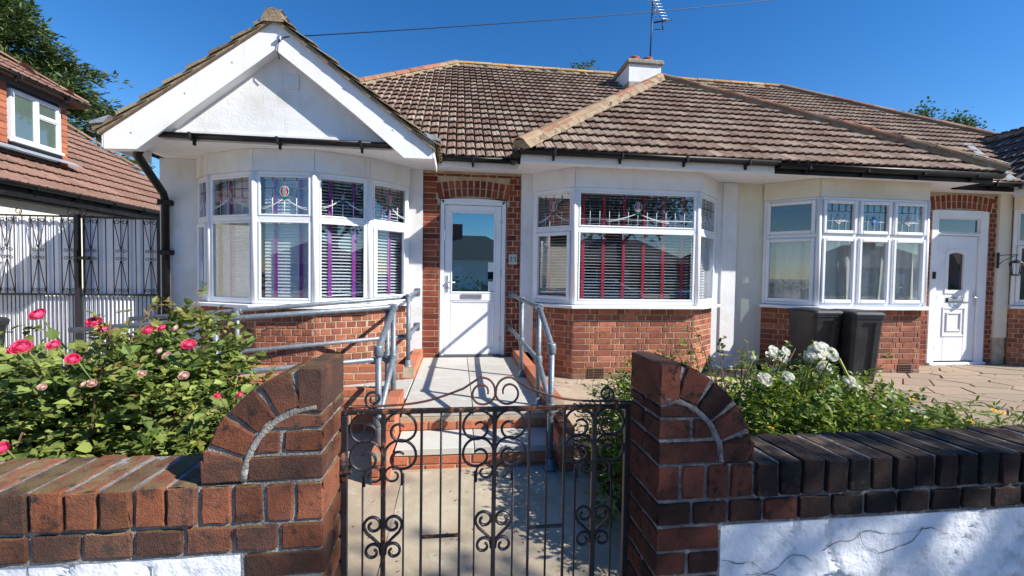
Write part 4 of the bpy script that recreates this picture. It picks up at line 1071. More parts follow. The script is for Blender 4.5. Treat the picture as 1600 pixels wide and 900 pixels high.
b = MB(); b.box(-.345, gx(44)-.0005, GY-.02, GY+.012, gzz(520), gzz(475), ch=.002); b.build('hinge', rust, gate)
b = MB(); b.tube([(gx(50), GY-.012, gzz(460)), (gx(50), GY-.012, gzz(340))], .012, 8); b.box(gx(50)-.012, gx(50)+.03, GY-.03, GY-.005, gzz(430), gzz(415), ch=.003); b.build('latch', rust, gate)

# ------------------------------------------------------------ ramp and steps
ramp = thing('access_ramp', 'pale slab ramp and steps with orange brick kerbs leading to the white half-glazed door', 'ramp', (.1, 4.4, .08))
DK = .39
core = MB(); core.box(-.44, .80, 3.585, 5.88, .0, DK-.052); core.box(-.44, .80, 3.215, 3.584, .0, .178)
core.box(-3.3, -.441, 4.02, 4.66, .0, .10)
core = core.build('ramp_base', mortar, ramp)
sp_ = Pool('paving_slab')
def slab(x0, x1, y0, y1, z, th=.05, tilt=0.):
    mb = MB().box(-(x1-x0)/2, (x1-x0)/2, -(y1-y0)/2, (y1-y0)/2, -th, 0, ch=.004); me = mb.mesh('paving_slab', slab_m, centre=False)[0]
    sp_.add(me, Matrix.Translation(((x0+x1)/2, (y0+y1)/2, z)) @ Matrix.Rotation(tilt, 4, 'Y') @ Matrix.Rotation(R.uniform(-.003, .003), 4, 'X'), core)
ys = [3.585, 4.10, 4.74, 5.33, 5.85]; 
for a, b in zip(ys, ys[1:]):
    slab(-.43, .135, a+.003, b-.003, DK); slab(.141, .742, a+.003, b-.003, DK)
slab(-.43, .135, 3.20, 3.575, .232); slab(.141, .80, 3.20, 3.575, .232)
for i in range(6):
    x1 = -.445-i*.5; x0 = x1-.49; zt = DK-.002-(-.445-(x0+x1)/2)*.085
    slab(x0, x1, 4.0, 4.70, zt, tilt=-.085)
sp_.finish(ramp)
rb = Pool('brick')
def kerb(P0, P1, z0, z1, n, th=.105, top=True, m=brick_r):
    """half-brick wall faced on side n, brick-on-flat top"""
    P0v, P1v = Vector(P0), Vector(P1); n_ = Vector(n); mb = MB()
    mb.prism([(*P0, z0), (*P1, z0), (*P1, z1-.008), (*P0, z1-.008)], (-n_.x*th, -n_.y*th, 0)); w = mb.build('kerb_wall', mortar, ramp)
    L = (P1v-P0v).length; u = (P1v-P0v).normalized(); k = max(1, round(L/.225)); ln = L/k
    for i in range(k):   # top course, full bricks lying along the wall
        c = P0v+u*(ln*(i+.5))-n_*(th/2)
        b = MB().box(-ln/2+.005, ln/2-.005, -th/2-.004, th/2+.004, -.064, 0, ch=.004); me = b.mesh('brick', m, centre=False)[0]
        rb.add(me, Matrix.Translation((c.x, c.y, z1)) @ Matrix.Rotation(math.atan2(u.y, u.x)+R.uniform(-.004, .004), 4, 'Z'), w)
    nrow = int((z1-.075-z0)/.0752)+1
    lay(rb, w, P0, P1, z1-.0752*(nrow+1)+.011, z1-.075, n, m=m, bond='stretcher', seed=int(L*100)); return w
kerb((-3.3, 4.72), (-.5455, 4.72), .1, .52, (0, -1)); kerb((-2.7, 3.90), (-.56, 3.90), .05, .49, (0, -1))
kerb((-.44, 4.72), (-.44, 5.86), .3, .505, (1, 0)); kerb((.752, 5.86), (.752, 3.42), .3, .505, (-1, 0))
kerb((-.452, 3.40), (-.452, 3.90), .06, .49, (1, 0), m=brick_r); kerb((.752, 3.42), (.752, 3.10), .06, .33, (-1, 0)); kerb((-.452, 3.02), (-.452, 3.40), .04, .30, (1, 0))
lay(rb, core, (.858, 3.10), (.858, 5.84), .10, .43, (1, 0), m=brick_r, bond='stretcher', seed=2)
lay(rb, core, (-.44, 3.578), (.75, 3.578), .235, .337, (0, -1), m=brick_r, bond='stretcher', seed=5)
lay(rb, core, (-.44, 3.212), (.75, 3.212), .04, .178, (0, -1), m=brick_r, bond='stretcher', seed=6)
for (a, b, y, z0_, z1_) in ((-.545, -.44, 4.716, .33, .435), (-.557, -.452, 3.396, .30, .42), (-.557, -.452, 3.016, .05, .235), (.752, .857, 3.096, .07, .26), (.752, .857, 3.416, .33, .435)):
    lay(rb, core, (a, y), (b, y), z0_, z1_, (0, -1), m=brick_r, bond='header', seed=int(y*10))
rb.finish(ramp)

# ------------------------------------------------------------ galvanised handrails
RT = .0225
def rail_set(label, posts, rails, collars, flanges, base):
    root = thing('handrail', label, 'handrail', base, 'galvanised handrails beside the ramp')
    for x, y, z0, z1 in posts:
        b = MB(); b.tube([(x, y, z0), (x, y, z1)], RT, 12); p = b.build('post', galv, root)
        b = MB(); b.lathe([(.05, z0), (.05, z0+.012), (.033, z0+.016), (.031, z0+.07), (.023, z0+.072)], Matrix.Translation((x, y, 0))); b.build('base_flange', galv, p)
    for pts in rails: b = MB(); b.tube(pts, RT, 12); b.build('rail', galv, root)
    for p, axis in collars:
        b = MB(); a = Vector(axis).normalized()*.038; p = Vector(p); b.tube([p-a, p-a*.95, p-a*.6, p, p+a*.6, p+a*.95, p+a], [.030, .0325, .0325, .036, .0325, .0325, .030], 12); b.build('clamp', galv, root)
    for p in flanges:
        x, y, z = p; b = MB(); b.box(x-.035, x+.035, y-.012, y, z-.05, z+.05, ch=.004); b.tube([(x, y-.012, z), (x, y-.06, z)], .031, 10); b.build('wall_flange', galv, root)
Z_ = (0, 0, 1); Y_ = (0, 1, 0); X_ = (1, 0, 0)
rail_set('galvanised tube handrail on the right of the steps, ending at the brick beside the door',
    [(.70, 4.72, DK, 1.22), (.69, 3.66, DK, 1.22), (.685, 3.12, .09, .965)],
    [[(.72, 5.87, 1.225), (.70, 4.72, 1.225), (.69, 3.66, 1.225)], [(.69, 3.66, 1.225), (.686, 3.14, .985), (.685, 3.12, .96)], [(.72, 5.87, .77), (.70, 4.72, .775), (.69, 3.66, .775)], [(.69, 3.66, .775), (.687, 3.12, .53)]],
    [((.70, 4.72, 1.225), Y_), ((.69, 3.66, 1.222), Y_), ((.69, 3.66, .775), Z_), ((.70, 4.72, .775), Z_), ((.685, 3.125, .965), Z_), ((.686, 3.12, .53), Z_)],
    [(.72, 5.90, 1.225), (.72, 5.90, .77)], (.7, 4.4, .1))
rail_set('galvanised tube handrail in front of the ramp, turning down beside the steps',
    [(-.535, 3.86, .12, 1.20), (-.60, 3.96, .2, 1.18), (-.535, 3.14, .08, .955), (-2.0, 3.96, .2, 1.08)],
    [[(-.56, 3.93, 1.20), (-2.0, 3.96, 1.085), (-3.1, 3.97, .995)], [(-.535, 3.86, 1.195), (-.535, 3.16, .975), (-.535, 3.14, .95)], [(-.56, 3.95, .75), (-2.0, 3.97, .62), (-3.1, 3.97, .53)], [(-.535, 4.02, .83), (-.535, 3.86, .77), (-.535, 3.14, .45)]],
    [((-.56, 3.95, 1.195), X_), ((-.535, 3.86, 1.195), Y_), ((-.535, 3.86, .77), Z_), ((-.535, 3.14, .955), Z_), ((-.535, 3.14, .47), Z_), ((-2.0, 3.96, 1.085), X_), ((-.60, 3.96, .75), Z_)],
    [], (-.55, 3.9, .1))
rail_set('galvanised tube handrail behind the ramp, fixed to the white wall under the rounded bay',
    [(-.51, 4.78, .50, 1.24), (-2.22, 4.80, .48, 1.09)],
    [[(-.51, 5.84, 1.25), (-.51, 4.86, 1.25)], [(-.51, 4.84, 1.24), (-2.22, 4.84, 1.085), (-3.25, 4.85, .995)], [(-.51, 5.84, .80), (-.51, 4.86, .82)], [(-.51, 4.84, .82), (-2.22, 4.84, .66), (-3.25, 4.85, .58)]],
    [((-.51, 4.80, 1.235), Z_), ((-.51, 4.80, .82), Z_), ((-2.22, 4.82, 1.085), X_), ((-2.22, 4.82, .66), X_)],
    [(-.51, 5.87, 1.25), (-.51, 5.87, .80)], (-.5, 4.8, .5))

# ------------------------------------------------------------ neighbouring bungalow on the left
nb = thing('bungalow', 'brown-roofed bungalow at the far left with a tile-hung dormer above the driveway', 'bungalow', (-8, 9, 0))
mb = MB().box(-11.5, -6.42, 3.0, 12.9, 0, 2.66); mb.build('side_wall', render_c, nb)
NT = .7; XE, ZE = -6.25, 2.72
hipN = lambda z: 13.05-(z-ZE)*.55          # far verge leans back towards the ridge
mb = MB(); deckpoly(mb, [(XE, 2.5, ZE), (XE, 13.05, ZE), (XE-3.2, hipN(ZE+2.24), ZE+2.24), (XE-3.2, 2.5, ZE+2.24)]); deckpoly(mb, [(XE-3.2, hipN(ZE+2.24), ZE+2.24), (XE-3.2, 2.5, ZE+2.24), (XE-6.4, 2.5, ZE), (XE-6.4, 13, ZE)])
nroof = mb.build('roof', tile_n, nb); npool = Pool('roof_tile')
cn = 1/math.hypot(1, NT); sn = NT*cn
dorm = lambda p: 7.25 < p.y < 9.0 and p.z > 3.48 and p.z < 4.6
tile_plane(npool, nroof, (XE+.06, 2.6, ZE-.042), (0, 1, 0), (-cn, 0, sn), 10.5, 12, lambda p: p.y < hipN(p.z)-.05 and not dorm(p), 'rib', tile_n, .30, .33)
ridge_run(nroof, (XE-3.2, 2.6, ZE+2.26), (XE-3.2, hipN(ZE+2.24), ZE+2.26), tile_n, r=.11, bed=False)
ridge_run(nroof, (XE+.02, 13.05, ZE), (XE-3.2, hipN(ZE+2.24), ZE+2.26), tile_n, r=.06, bed=False)
MB().box(XE-.03, XE-.0, 2.5, 13.0, 2.50, 2.71).build('fascia', black, nb); gutter(nb, (XE, 2.5, 2.70), (XE, 13.0, 2.70), (1, 0, 0), r=.06); MB().box(-6.415, XE-.032, 2.5, 12.9, 2.47, 2.49).build('soffit', black, nb)
MB().tube([(-6.36, 12.4, 2.5), (-6.36, 12.4, .1)], .04, 8).build('downpipe', black, nb)
# dormer
DX = -7.0; dy0, dy1 = 7.55, 8.95; zb = 3.43
mb = MB().box(DX-1.8, DX-.03, dy0+.03, dy1-.03, zb-.2, 4.46); dm = mb.build('dormer', mat('grey_board', (.10, .11, .125), rough=.7), nb)
MB().box(DX-.04, DX+.03, dy0-.04, dy1+.02, 4.36, 4.47).build('dormer_fascia', MATS['grey_board'], nb); MB().box(DX-.028, DX+.03, 7.93, 8.82, zb, zb+.12).build('cladding_board', MATS['grey_board'], nb)
MB().prism([Vector((DX+.035, dy0-.1, zb-.03)), Vector((DX+.16, dy0-.1, zb-.10)), Vector((DX+.16, dy1+.14, zb-.10)), Vector((DX+.035, dy1+.14, zb-.03))], (0, 0, .012)).build('apron_flashing', lead, nb)
hp = Pool('hung_tile', 250)
def hung(P, u, n, length, z0, z1):
    tw, gg = .165, .105; me = None; b = MB().box(-tw/2+.002, tw/2-.002, -.012, .0, -.0, gg+.03, ch=.002)
    for v_i, vv in enumerate(b.v): b.v[v_i] = (vv[0], vv[1]-(.012 if vv[2] < .05 else 0), vv[2])
    me = b.mesh('hung_tile', tile_o, centre=False)[0]; r_ = 0; z = z0
    while z < z1-.05:
        x = tw/2 if r_ % 2 == 0 else tw*.25; 
        k = int((length)/tw)
        for c in range(k):
            q = Vector(P)+Vector(u)*(tw*(c+.5)); q.z = z; hp.add(me, basis(q, u, n), dm)
        z += gg; r_ += 1
hung((DX, dy0-.0, 0), (0, 1, 0), (1, 0, 0), .34, zb, 4.34); hung((DX, 8.79, 0), (0, 1, 0), (1, 0, 0), .17, zb-.12, 4.34); hp.finish(nb)
Mw = basis((DX+.0, 7.92, 3.50), (0, 1, 0), (1, 0, 0)); mb = MB(); frame(mb, Mw, 0, .87, 0, .80, .045, -.05, .04, .006); mb.box(.41, .46, -.049, .04, .045, .755, Mw, .004); mb.box(.46, .825, -.048, .04, .50, .54, Mw, .004); mb.box(-.02, .89, -.09, -.02, -.03, .01, Mw, .004)
wn = mb.build('window', white, nb)
for a_ in ((.045, .41, .045, .755), (.46, .825, .045, .50), (.46, .825, .54, .755)): light(Mw @ Matrix.Translation((0, -.03, 0)), *a_, wn, gl=glass('dormer_glass%d' % int(a_[0]*100+a_[3]*10), .22, body=(.10, .14, .12)), fw=.02)
mb = MB(); A_ = [(DX+.22, dy0-.22, 4.47), (DX+.22, dy1+.16, 4.47), (DX-.55, 8.22, 5.0), (DX-2.2, 8.22, 5.0), (DX-2.2, dy0-.22, 4.47), (DX-2.2, dy1+.16, 4.47)]
mb.add([Vector(p) for p in A_], [(0, 1, 2), (0, 2, 3, 4), (1, 5, 3, 2), (0, 4, 5, 1)]); dr_ = mb.build('dormer_roof', tile_n, nb)
dp_ = Pool('roof_tile', 60); fu = Vector((0, 1, 0)); up_ = Vector((-.77, 0, .53)).normalized()
tile_plane(dp_, dr_, (DX+.26, dy0-.22, 4.45), fu, up_, 1.8, 4, lambda p: abs(p.y-8.22) < .93*(5.0-p.z)/.53, 'rib', tile_n, .30, .25); 
up2 = Vector((0, -.93, .53)).normalized(); tile_plane(dp_, dr_, (DX-2.2, dy1+.2, 4.45), (1, 0, 0), up2, 2.4, 4, lambda p: True if p.x < DX+.22-.77*(p.z-4.47)/.53 else False, 'rib', tile_n, .30, .25)
npool.limit = 240; npool.finish(nb); dp_.finish(nb)
ridge_run(dr_, (DX+.22, dy1+.16, 4.48), (DX-.55, 8.22, 5.01), tile_n, r=.05, bed=False); ridge_run(dr_, (DX+.22, dy0-.22, 4.48), (DX-.55, 8.22, 5.01), tile_n, r=.05, bed=False)
gutter(nb, (DX+.21, dy0-.2, 4.46), (DX+.21, dy1+.16, 4.46), (1, 0, 0), r=.035)

# ------------------------------------------------------------ double driveway gates with white sheeting behind
def drive_gate(x0, x1, label, first, step, post):
    root = thing('driveway_gate', label, 'gate', ((x0+x1)/2, 6.0, .1), 'driveway gates beside the bungalow'); y = 6.0; zt, zm = 2.13, 1.175
    b = MB(); b.box(x0, x1, y-.012, y+.012, zt-.02, zt, ch=.002); b.build('top_rail', iron_b, root)
    b = MB(); b.box(x0+.0001, x1-.0001, y-.011, y+.011, zm-.012, zm+.012, ch=.002); b.build('middle_rail', iron_b, root); b = MB(); b.box(x0, x1, y-.011, y+.011, .12, .15); b.build('bottom_rail', iron_b, root)
    b = MB(); b.box(post-.026, post+.026, y-.03, y+.02, .08, zt+.02, ch=.004); b.build('gate_post', iron_b, root)
    c = first; i = 0
    while x0 < c-.1 and c+.1 < x1+.05:
        for s_ in (-1, 0, 1):
            b = MB(); b.tube([(c+s_*.082, y, zm), (c+s_*.082, y, zt-.02)], .0055 if s_ else .0045, 6); b.build('bar', iron_b, root)
        for s_ in (-1, 1):
            b = MB(); b.tube([(c+s_*.078, y, zt-.03), (c+s_*.006, y, zm+.56)], .0045, 5); b.tube([(c+s_*.078, y, zm+.02), (c+s_*.006, y, zm+.42)], .0045, 5)
            for (cz, sg, rr_) in ((zt-.065, 1, .036), (zm+.535, 1, .032), (zm+.44, -1, .032), (zm+.05, 1, .034)):
                P = [(c+s_*(.004+rr_+(rr_-.022*t)*math.cos(math.radians(180-sg*430*t))), y, cz+(rr_*.75-.018*t)*math.sin(math.radians(180-sg*430*t))*sg) for t in [k/16 for k in range(17)]]
                b.tube(P, .004, 5)
            b.build('scroll', iron_b, root)
        b = MB(); b.tube([(c+step/2, y, zm), (c+step/2, y, zt-.02)], .005, 6); b.build('bar', iron_b, root)
        c += step; i += 1
    n = int((x1-x0)/.044)
    for k in range(1, n):
        b = MB(); b.tube([(x0+(x1-x0)*k/n, y, .15), (x0+(x1-x0)*k/n, y, zm-.012)], .0048, 6); b.build('bar', iron_b, root)
    # sheeting: tall flat-ribbed boards above, corrugated below
    mb = MB(); x = x0; wv = []; n2 = int((x1-x0)/.018)
    for k in range(n2+1):
        q = x0+(x1-x0)*k/n2; ph = (q*1000) % 115/115; wv.append((q, y+.05+(.022 if ph < .14 else .0)+.0))
    mb.add([Vector((a, b_, .1)) for a, b_ in wv]+[Vector((a, b_, 2.11)) for a, b_ in wv], [(k, k+1, n2+2+k, n2+1+k) for k in range(n2)]); mb.build('privacy_sheet', sheet_w, root)
    mb = MB(); wv = []; n2 = int((x1-x0)/.008)
    for k in range(n2+1):
        q = x0+(x1-x0)*k/n2; wv.append((q, y+.032+.008*math.sin(q*2*math.pi/.044)))
    mb.add([Vector((a, b_, .1)) for a, b_ in wv]+[Vector((a, b_, 1.165)) for a, b_ in wv], [(k, k+1, n2+2+k, n2+1+k) for k in range(n2)], True); mb.build('corrugated_sheet', sheet_w, root)
    return root
drive_gate(-4.565, -3.69, 'right leaf of the black iron driveway gates backed with white sheeting, beside the drainpipe', -4.445, .335, -3.665)
g2 = drive_gate(-6.2, -4.605, 'left leaf of the black iron driveway gates backed with white sheeting, carrying the crest', -6.02, .335, -4.585)
b = MB(); b.box(-4.60, -4.44, 5.955, 5.985, 1.60, 1.64, ch=.003); b.box(-4.60, -4.56, 5.95, 5.975, 1.56, 1.72, ch=.003); b.build('lock', iron_b, g2)
for c, s_ in ((-4.66, 1), (-4.52, -1)):
    P = [(c+s_*(.04*math.cos(math.radians(a_))*(1-a_/900)), 6.0, 2.17+.045*math.sin(math.radians(a_))*(1-a_/900)) for a_ in range(-60, 420, 20)]
    b = MB(); b.tube([(c-s_*.12, 6.0, 2.135)]+P, .0045, 5); b.build('crest_scroll', iron_b, g2)
b = MB(); b.tube([(-5.22+.035*math.cos(math.radians(a_))*(1-a_/800), 6.0, 2.17+.04*math.sin(math.radians(a_))*(1-a_/800)) for a_ in range(-90, 400, 20)], .0045, 5); b.build('crest_scroll', iron_b, g2)
t = tagged(MB().box(-3.66, -3.6, 6.02, 6.07, .1, 2.05, ch=.004), 'side_post', paint, 'slim white post between the right driveway gate and the black drainpipe', 'post')

# ------------------------------------------------------------ wheelie bins
def bin_(x, y, z, rz, label):
    root = thing('wheelie_bin', label, 'bin', (x, y, z), 'black wheelie bins'); M = Matrix.Translation((x, y, z)) @ Matrix.Rotation(rz, 4, 'Z') @ Matrix.Diagonal((.66, .72, .885, 1))
    def loft(secs, mb):
        n = len(secs[0][1]); v = [M @ Vector((px, py, zz)) for zz, poly in secs for px, py in poly]; f = []
        for i in range(len(secs)-1):
            for k in range(n): f.append((i*n+k, i*n+(k+1) % n, (i+1)*n+(k+1) % n, (i+1)*n+k))
        f += [tuple(range(n))[::-1], tuple(range((len(secs)-1)*n, len(secs)*n))]; mb.add(v, f)
    def rrect(w_, d_, r, dy=0., groove=0.):
        pts = []
        for cx, cy, a0 in ((w_/2-r, d_/2-r, 0), (-w_/2+r, d_/2-r, 90), (-w_/2+r, -d_/2+r, 180), (w_/2-r, -d_/2+r, 270)):
            for k in range(4): a = math.radians(a0+30*k); pts.append((cx+r*math.cos(a), cy+r*math.sin(a)+dy))
            if a0 == 180:
                for q in (-.14, -.11, .11, .14): pts.append((q*w_/.58, -d_/2+dy+(groove if abs(q) < .12 else 0)))
        return pts
    b = MB(); loft([(.04, rrect(.46, .50, .05, .02)), (.10, rrect(.47, .52, .05, .01)), (.14, rrect(.48, .53, .05, .01, .03)), (.84, rrect(.55, .66, .06, 0, .03)), (.90, rrect(.56, .68, .06)), (.955, rrect(.57, .69, .06)), (.956, rrect(.60, .72, .06)), (.99, rrect(.60, .72, .06))], b)
    body = b.build('body', binm, root)
    b = MB(); loft([(.985, rrect(.61, .74, .06)), (1.01, rrect(.61, .74, .06)), (1.035, rrect(.56, .68, .06)), (1.05, rrect(.40, .50, .06))], b); lid = b.build('lid', binm, root)
    b = MB(); b.tube([M @ Vector(p) for p in ((-.22, .37, .97), (-.22, .41, 1.0), (.22, .41, 1.0), (.22, .37, .97))], .014, 8); b.build('handle', binm, root)
    for s_ in (-1, 1):
        b = MB(); Mw_ = M @ Matrix.Translation((s_*.245, .27, .10)) @ Matrix.Rotation(math.pi/2, 4, 'Y'); b.lathe([(.0, -.02), (.06, -.02), (.095, -.018), (.10, -.01), (.10, .01), (.095, .018), (.06, .02), (0, .02)], Mw_, 18); b.build('wheel', rubber, root)
    b = MB(); b.tube([M @ Vector((-.24, .27, .10)), M @ Vector((.24, .27, .10))], .012, 8); b.build('axle', steel, root)
bin_(4.94, 4.95, .186, rad(-8), 'black wheelie bin standing on the drive in front of the right-hand bay')
bin_(4.57, 5.15, .186, rad(-3), 'black wheelie bin tucked in the corner of the right-hand bay, partly behind the other')
bin_(-4.26, 4.35, .12, rad(10), 'black wheelie bin cut off by the left edge, in front of the driveway gates')

# ------------------------------------------------------------ lantern, cable, aerial
ln = thing('wall_lantern', 'black carriage lantern on a scrolled wall bracket right of the panelled door', 'lantern', (8.27, 5.62, 1.58))
b = MB(); b.tube([(8.30, 5.87, 1.90), (8.285, 5.70, 1.90), (8.27, 5.60, 1.895)], .006, 6); b.tube([(8.30, 5.87, 1.74), (8.29, 5.78, 1.82), (8.275, 5.64, 1.88)], .005, 6); b.box(8.275, 8.325, 5.862, 5.869, 1.70, 1.94, ch=.002); b.build('bracket', iron_b, ln)
b = MB(); b.tube([(8.27, 5.62, 1.89), (8.27, 5.62, 1.82)], .006, 6); b.lathe([(.0, 1.83), (.02, 1.82), (.085, 1.785), (.09, 1.775), (.0, 1.775)], Matrix.Translation((8.27, 5.62, 0)), 4); b.build('lantern_top', iron_b, ln)
b = MB()
for k in range(4):
    a = math.pi/2*k; b.tube([(8.27+.082*math.cos(a), 5.62+.082*math.sin(a), 1.775), (8.27+.055*math.cos(a), 5.62+.055*math.sin(a), 1.60)], .006, 5)
b.lathe([(.0, 1.585), (.06, 1.585), (.062, 1.605), (.0, 1.605)], Matrix.Translation((8.27, 5.62, 0)), 4); b.build('lantern_frame', iron_b, ln)
b = MB(); b.lathe([(.052, 1.606), (.077, 1.774)], Matrix.Translation((8.27, 5.62, 0)), 4); b.build('pane', G, ln)
P0 = Vector((-1.80, 4.885, 3.905)); P1 = Vector((15.2, 10.6, 10.25)); pts = []
for i in range(41): t = i/40; p = P0.lerp(P1, t); p.z -= .75*4*t*(1-t)*.30; pts.append(p)
cb = MB(); cb.tube(pts, .0055, 5); cb.tube([P0, P0+Vector((-.05, 0, -.05)), P0+Vector((-.06, .0, -.14)), P0+Vector((-.05, .02, -.22))], .005, 5)
tagged(cb, 'overhead_cable', cable_m, 'thin black overhead cable running from the gable peak across the sky', 'cable')
MB().box(-1.86, -1.82, 4.86, 4.899, 3.87, 3.90, ch=.004).build('cable_hook', steel, house)
ae = thing('tv_aerial', 'television aerial on a thin pole rising from the chimney', 'aerial', (4.12, 9.3, 6.1))
b = MB(); b.tube([(4.10, 9.3, 6.05), (4.12, 9.3, 6.75), (4.135, 9.3, 7.6)], .016, 8); b.build('pole', iron_b, ae)
A0, A1 = Vector((4.35, 9.28, 7.04)), Vector((3.93, 9.26, 7.75)); b = MB(); b.tube([A0, A1], .011, 6); b.tube([A0+(A1-A0)*.35, Vector((4.13, 9.3, 7.12))], .01, 6); b.build('boom', galv, ae)
for k in range(13):
    c = A0+(A1-A0)*(k/12+.02); b = MB(); l = .14 if k else .12; b.tube([c-Vector((l, .02, -.01)), c+Vector((l, -.02, .02))], .005, 5); b.build('element', steel, ae)
b = MB(); b.tube([(4.17, 9.3, 6.99), (4.56, 9.25, 7.06)], .016, 6); b.tube([(4.19, 9.3, 6.84), (4.40, 9.28, 6.86)], .008, 6); b.tube([(4.36, 9.28, 7.04), (4.365, 9.28, 6.84)], .012, 6); b.build('reflector', iron_b, ae)

# ------------------------------------------------------------ plants
def leaf_mesh(name, m, L, wd, fold=.18, curl=.12):
    k = (name, m.name, L, wd)
    if k in TM: return TM[k]
    f = fold*wd
    v = [(0, 0, 0), (-wd*.42, L*.28, f), (0, L*.30, 0), (wd*.42, L*.28, f), (-wd*.5, L*.58, f*1.1-curl*L*.2), (0, L*.62, -curl*L*.25), (wd*.5, L*.58, f*1.1-curl*L*.2), (0, L, -curl*L)]
    fc = [(0, 2, 1), (0, 3, 2), (1, 2, 5, 4), (2, 3, 6, 5), (4, 5, 7), (5, 6, 7)]
    mb = MB(); mb.add([Vector(p) for p in v], fc); TM[k] = mb.mesh(name, m, centre=False)[0]; return TM[k]
def orient(p, dirv, nrm, s=1.):
    y = Vector(dirv).normalized(); z = Vector(nrm); z = z-y*z.dot(y)
    if z.length < 1e-4: z = y.orthogonal()
    z.normalize(); x = y.cross(z); return Matrix.Translation(p) @ Matrix((x, y, z)).transposed().to_4x4() @ Matrix.Scale(s, 4)
def rv(rg, k=1.): return Vector((rg.gauss(0, k), rg.gauss(0, k), rg.gauss(0, k)))
def spray(pool, par, p, dr, rg, meshes, n=5, L=.09, s=1.):
    """a compound leaf: n leaflets on one stalk"""
    dr = Vector(dr).normalized(); side = dr.cross(Vector((0, 0, 1)))
    if side.length < .1: side = Vector((1, 0, 0))
    side.normalize(); nr = (side.cross(dr)+rv(rg, .25)+SUN*.25).normalized(); me = rg.choice(meshes)
    for k in range(n):
        if k == n-1: q, dd, sc_ = p+dr*L, dr, 1.12
        else:
            t = .45+.5*(k//2)/max(1, n//2); sg = 1 if k % 2 else -1; q = p+dr*L*t; dd = (dr*.45+side*sg); sc_ = .85+.1*t
        pool.add(me, orient(q, dd+rv(rg, .18), nr+rv(rg, .3), sc_*s*rg.uniform(.55, 1.2)), par)
def inside_any(E, p): return any(((p.x-e[0])/e[3])**2+((p.y-e[1])/e[4])**2+((p.z-e[2])/e[5])**2 < 1 for e in E)
def fill(pool, par, E, n, rg, meshes, nl=5, L=.09, s=1., zmin=.1, lump=1.6, shell=.45):
    for e in E:
        vol = e[3]*e[4]*e[5]; tot = sum(q[3]*q[4]*q[5] for q in E); k = int(n*vol/tot)
        for _ in range(k):
            a = rv(rg).normalized(); r = 1-shell*rg.random()**1.5; bump_ = 1+.30*noise.noise(a*lump*2+Vector((e[0], e[1], 7)))+.12*noise.noise(a*7+Vector((e[1], e[0], 2)))
            p = Vector((e[0]+a.x*e[3]*r*bump_, e[1]+a.y*e[4]*r*bump_, e[2]+a.z*e[5]*r*bump_))
            if p.z < zmin: continue
            dr = Vector((a.x, a.y, a.z*.4+.15))+rv(rg, .5); spray(pool, par, p, dr, rg, meshes, nl, L, s)
def stems(root, base, tips, rg, m, r0=.007, name='stem'):
    for tp in tips:
        tp = Vector(tp); b0 = Vector(base)+Vector((rg.uniform(-.15, .15), rg.uniform(-.12, .12), 0)); P = []
        for i in range(8):
            t = i/7; p = b0.lerp(tp, t); p.z = b0.z+(tp.z-b0.z)*(t**.8); P.append(p+rv(rg, .008)*(1 if 0 < i < 7 else 0))
        b = MB(); b.tube(P, [r0*(1-.6*i/7) for i in range(8)], 6); b.build(name, m, root)
def bloom(parent, p, nrm, r, m, rg, name='rose_bloom'):
    mb = MB(); nrm = Vector(nrm).normalized(); Mo = orient(Vector(p), nrm.orthogonal(), nrm)
    rings = [(3, .26, 12), (4, .42, 24), (5, .58, 38), (6, .76, 54), (7, .93, 68), (6, 1.06, 84)]
    for k, (n, rk, top) in enumerate(rings):
        for i in range(n):
            az_ = 2*math.pi*(i+.5*(k % 2)+rg.uniform(-.2, .2))/n; hw = math.pi/n*1.25; R_ = r*rk*rg.uniform(.93, 1.07); v = []; tp = top+rg.uniform(-9, 9)
            for a in range(4):
                t = a/3; ph = math.radians(140+(tp-140)*t); fl = 1+.16*t**3*(k > 0)
                for b_ in (-1, -.4, .4, 1):
                    az2 = az_+hw*b_*(.45+.6*math.sin(math.pi*(.15+.6*t))); dz = -r*.10*(t**3)*abs(b_)**2-(r*.07*t**3 if k > 2 else 0)
                    v.append(Mo @ Vector((R_*math.sin(ph)*fl*math.cos(az2), R_*math.sin(ph)*fl*math.sin(az2), R_*math.cos(ph)*.72+dz+rg.uniform(-1, 1)*r*.006-k*r*.02)))
            f = [(a*4+c, a*4+c+1, a*4+c+5, a*4+c+4) for a in range(3) for c in range(3)]; mb.add(v, f, True)
    o = mb.build(name, m, parent)
    return o
rgp = random.Random(21)
lv = [leaf_mesh('leaf', leaf_m, .045, .034), leaf_mesh('leaf', leaf_m, .037, .028), leaf_mesh('leaf', leaf_m, .052, .040)]
ly = [leaf_mesh('leaf', leaf_y, .036, .022), leaf_mesh('leaf', leaf_y, .030, .018)]
rose = thing('rose_bush', 'large leafy rose bush with bright pink blooms behind the left garden wall', 'rose bush', (-1.8, 2.2, .1))
E1 = [(-1.95, 2.2, .58, .72, .50, .52), (-2.35, 2.3, .66, .45, .45, .50), (-1.42, 2.30, .68, .36, .40, .50), (-1.08, 2.30, .52, .24, .36, .38), (-1.25, 1.95, .45, .34, .32, .36), (-1.75, 1.80, .42, .55, .26, .40), (-1.3, 2.45, 1.0, .20, .22, .28)]
pl_ = Pool('leaf'); fill(pl_, rose, E1, 7800, rgp, lv, 5, .068)
fill(pl_, rose, [(a, b, c, e*.72, f*.72, g*.72) for a, b, c, e, f, g in E1], 1500, rgp, lv, 5, .08)
tips = []
for _ in range(80):
    x = rgp.uniform(-2.5, -.95); y = rgp.uniform(1.75, 2.6); zt = .95+.22*noise.noise(Vector((x*2, y, 1)))+rgp.uniform(0, .24)
    if x > -1.15: zt -= .28
    if abs(x+1.33) < .12: zt += .14
    tips.append((x, y, zt))
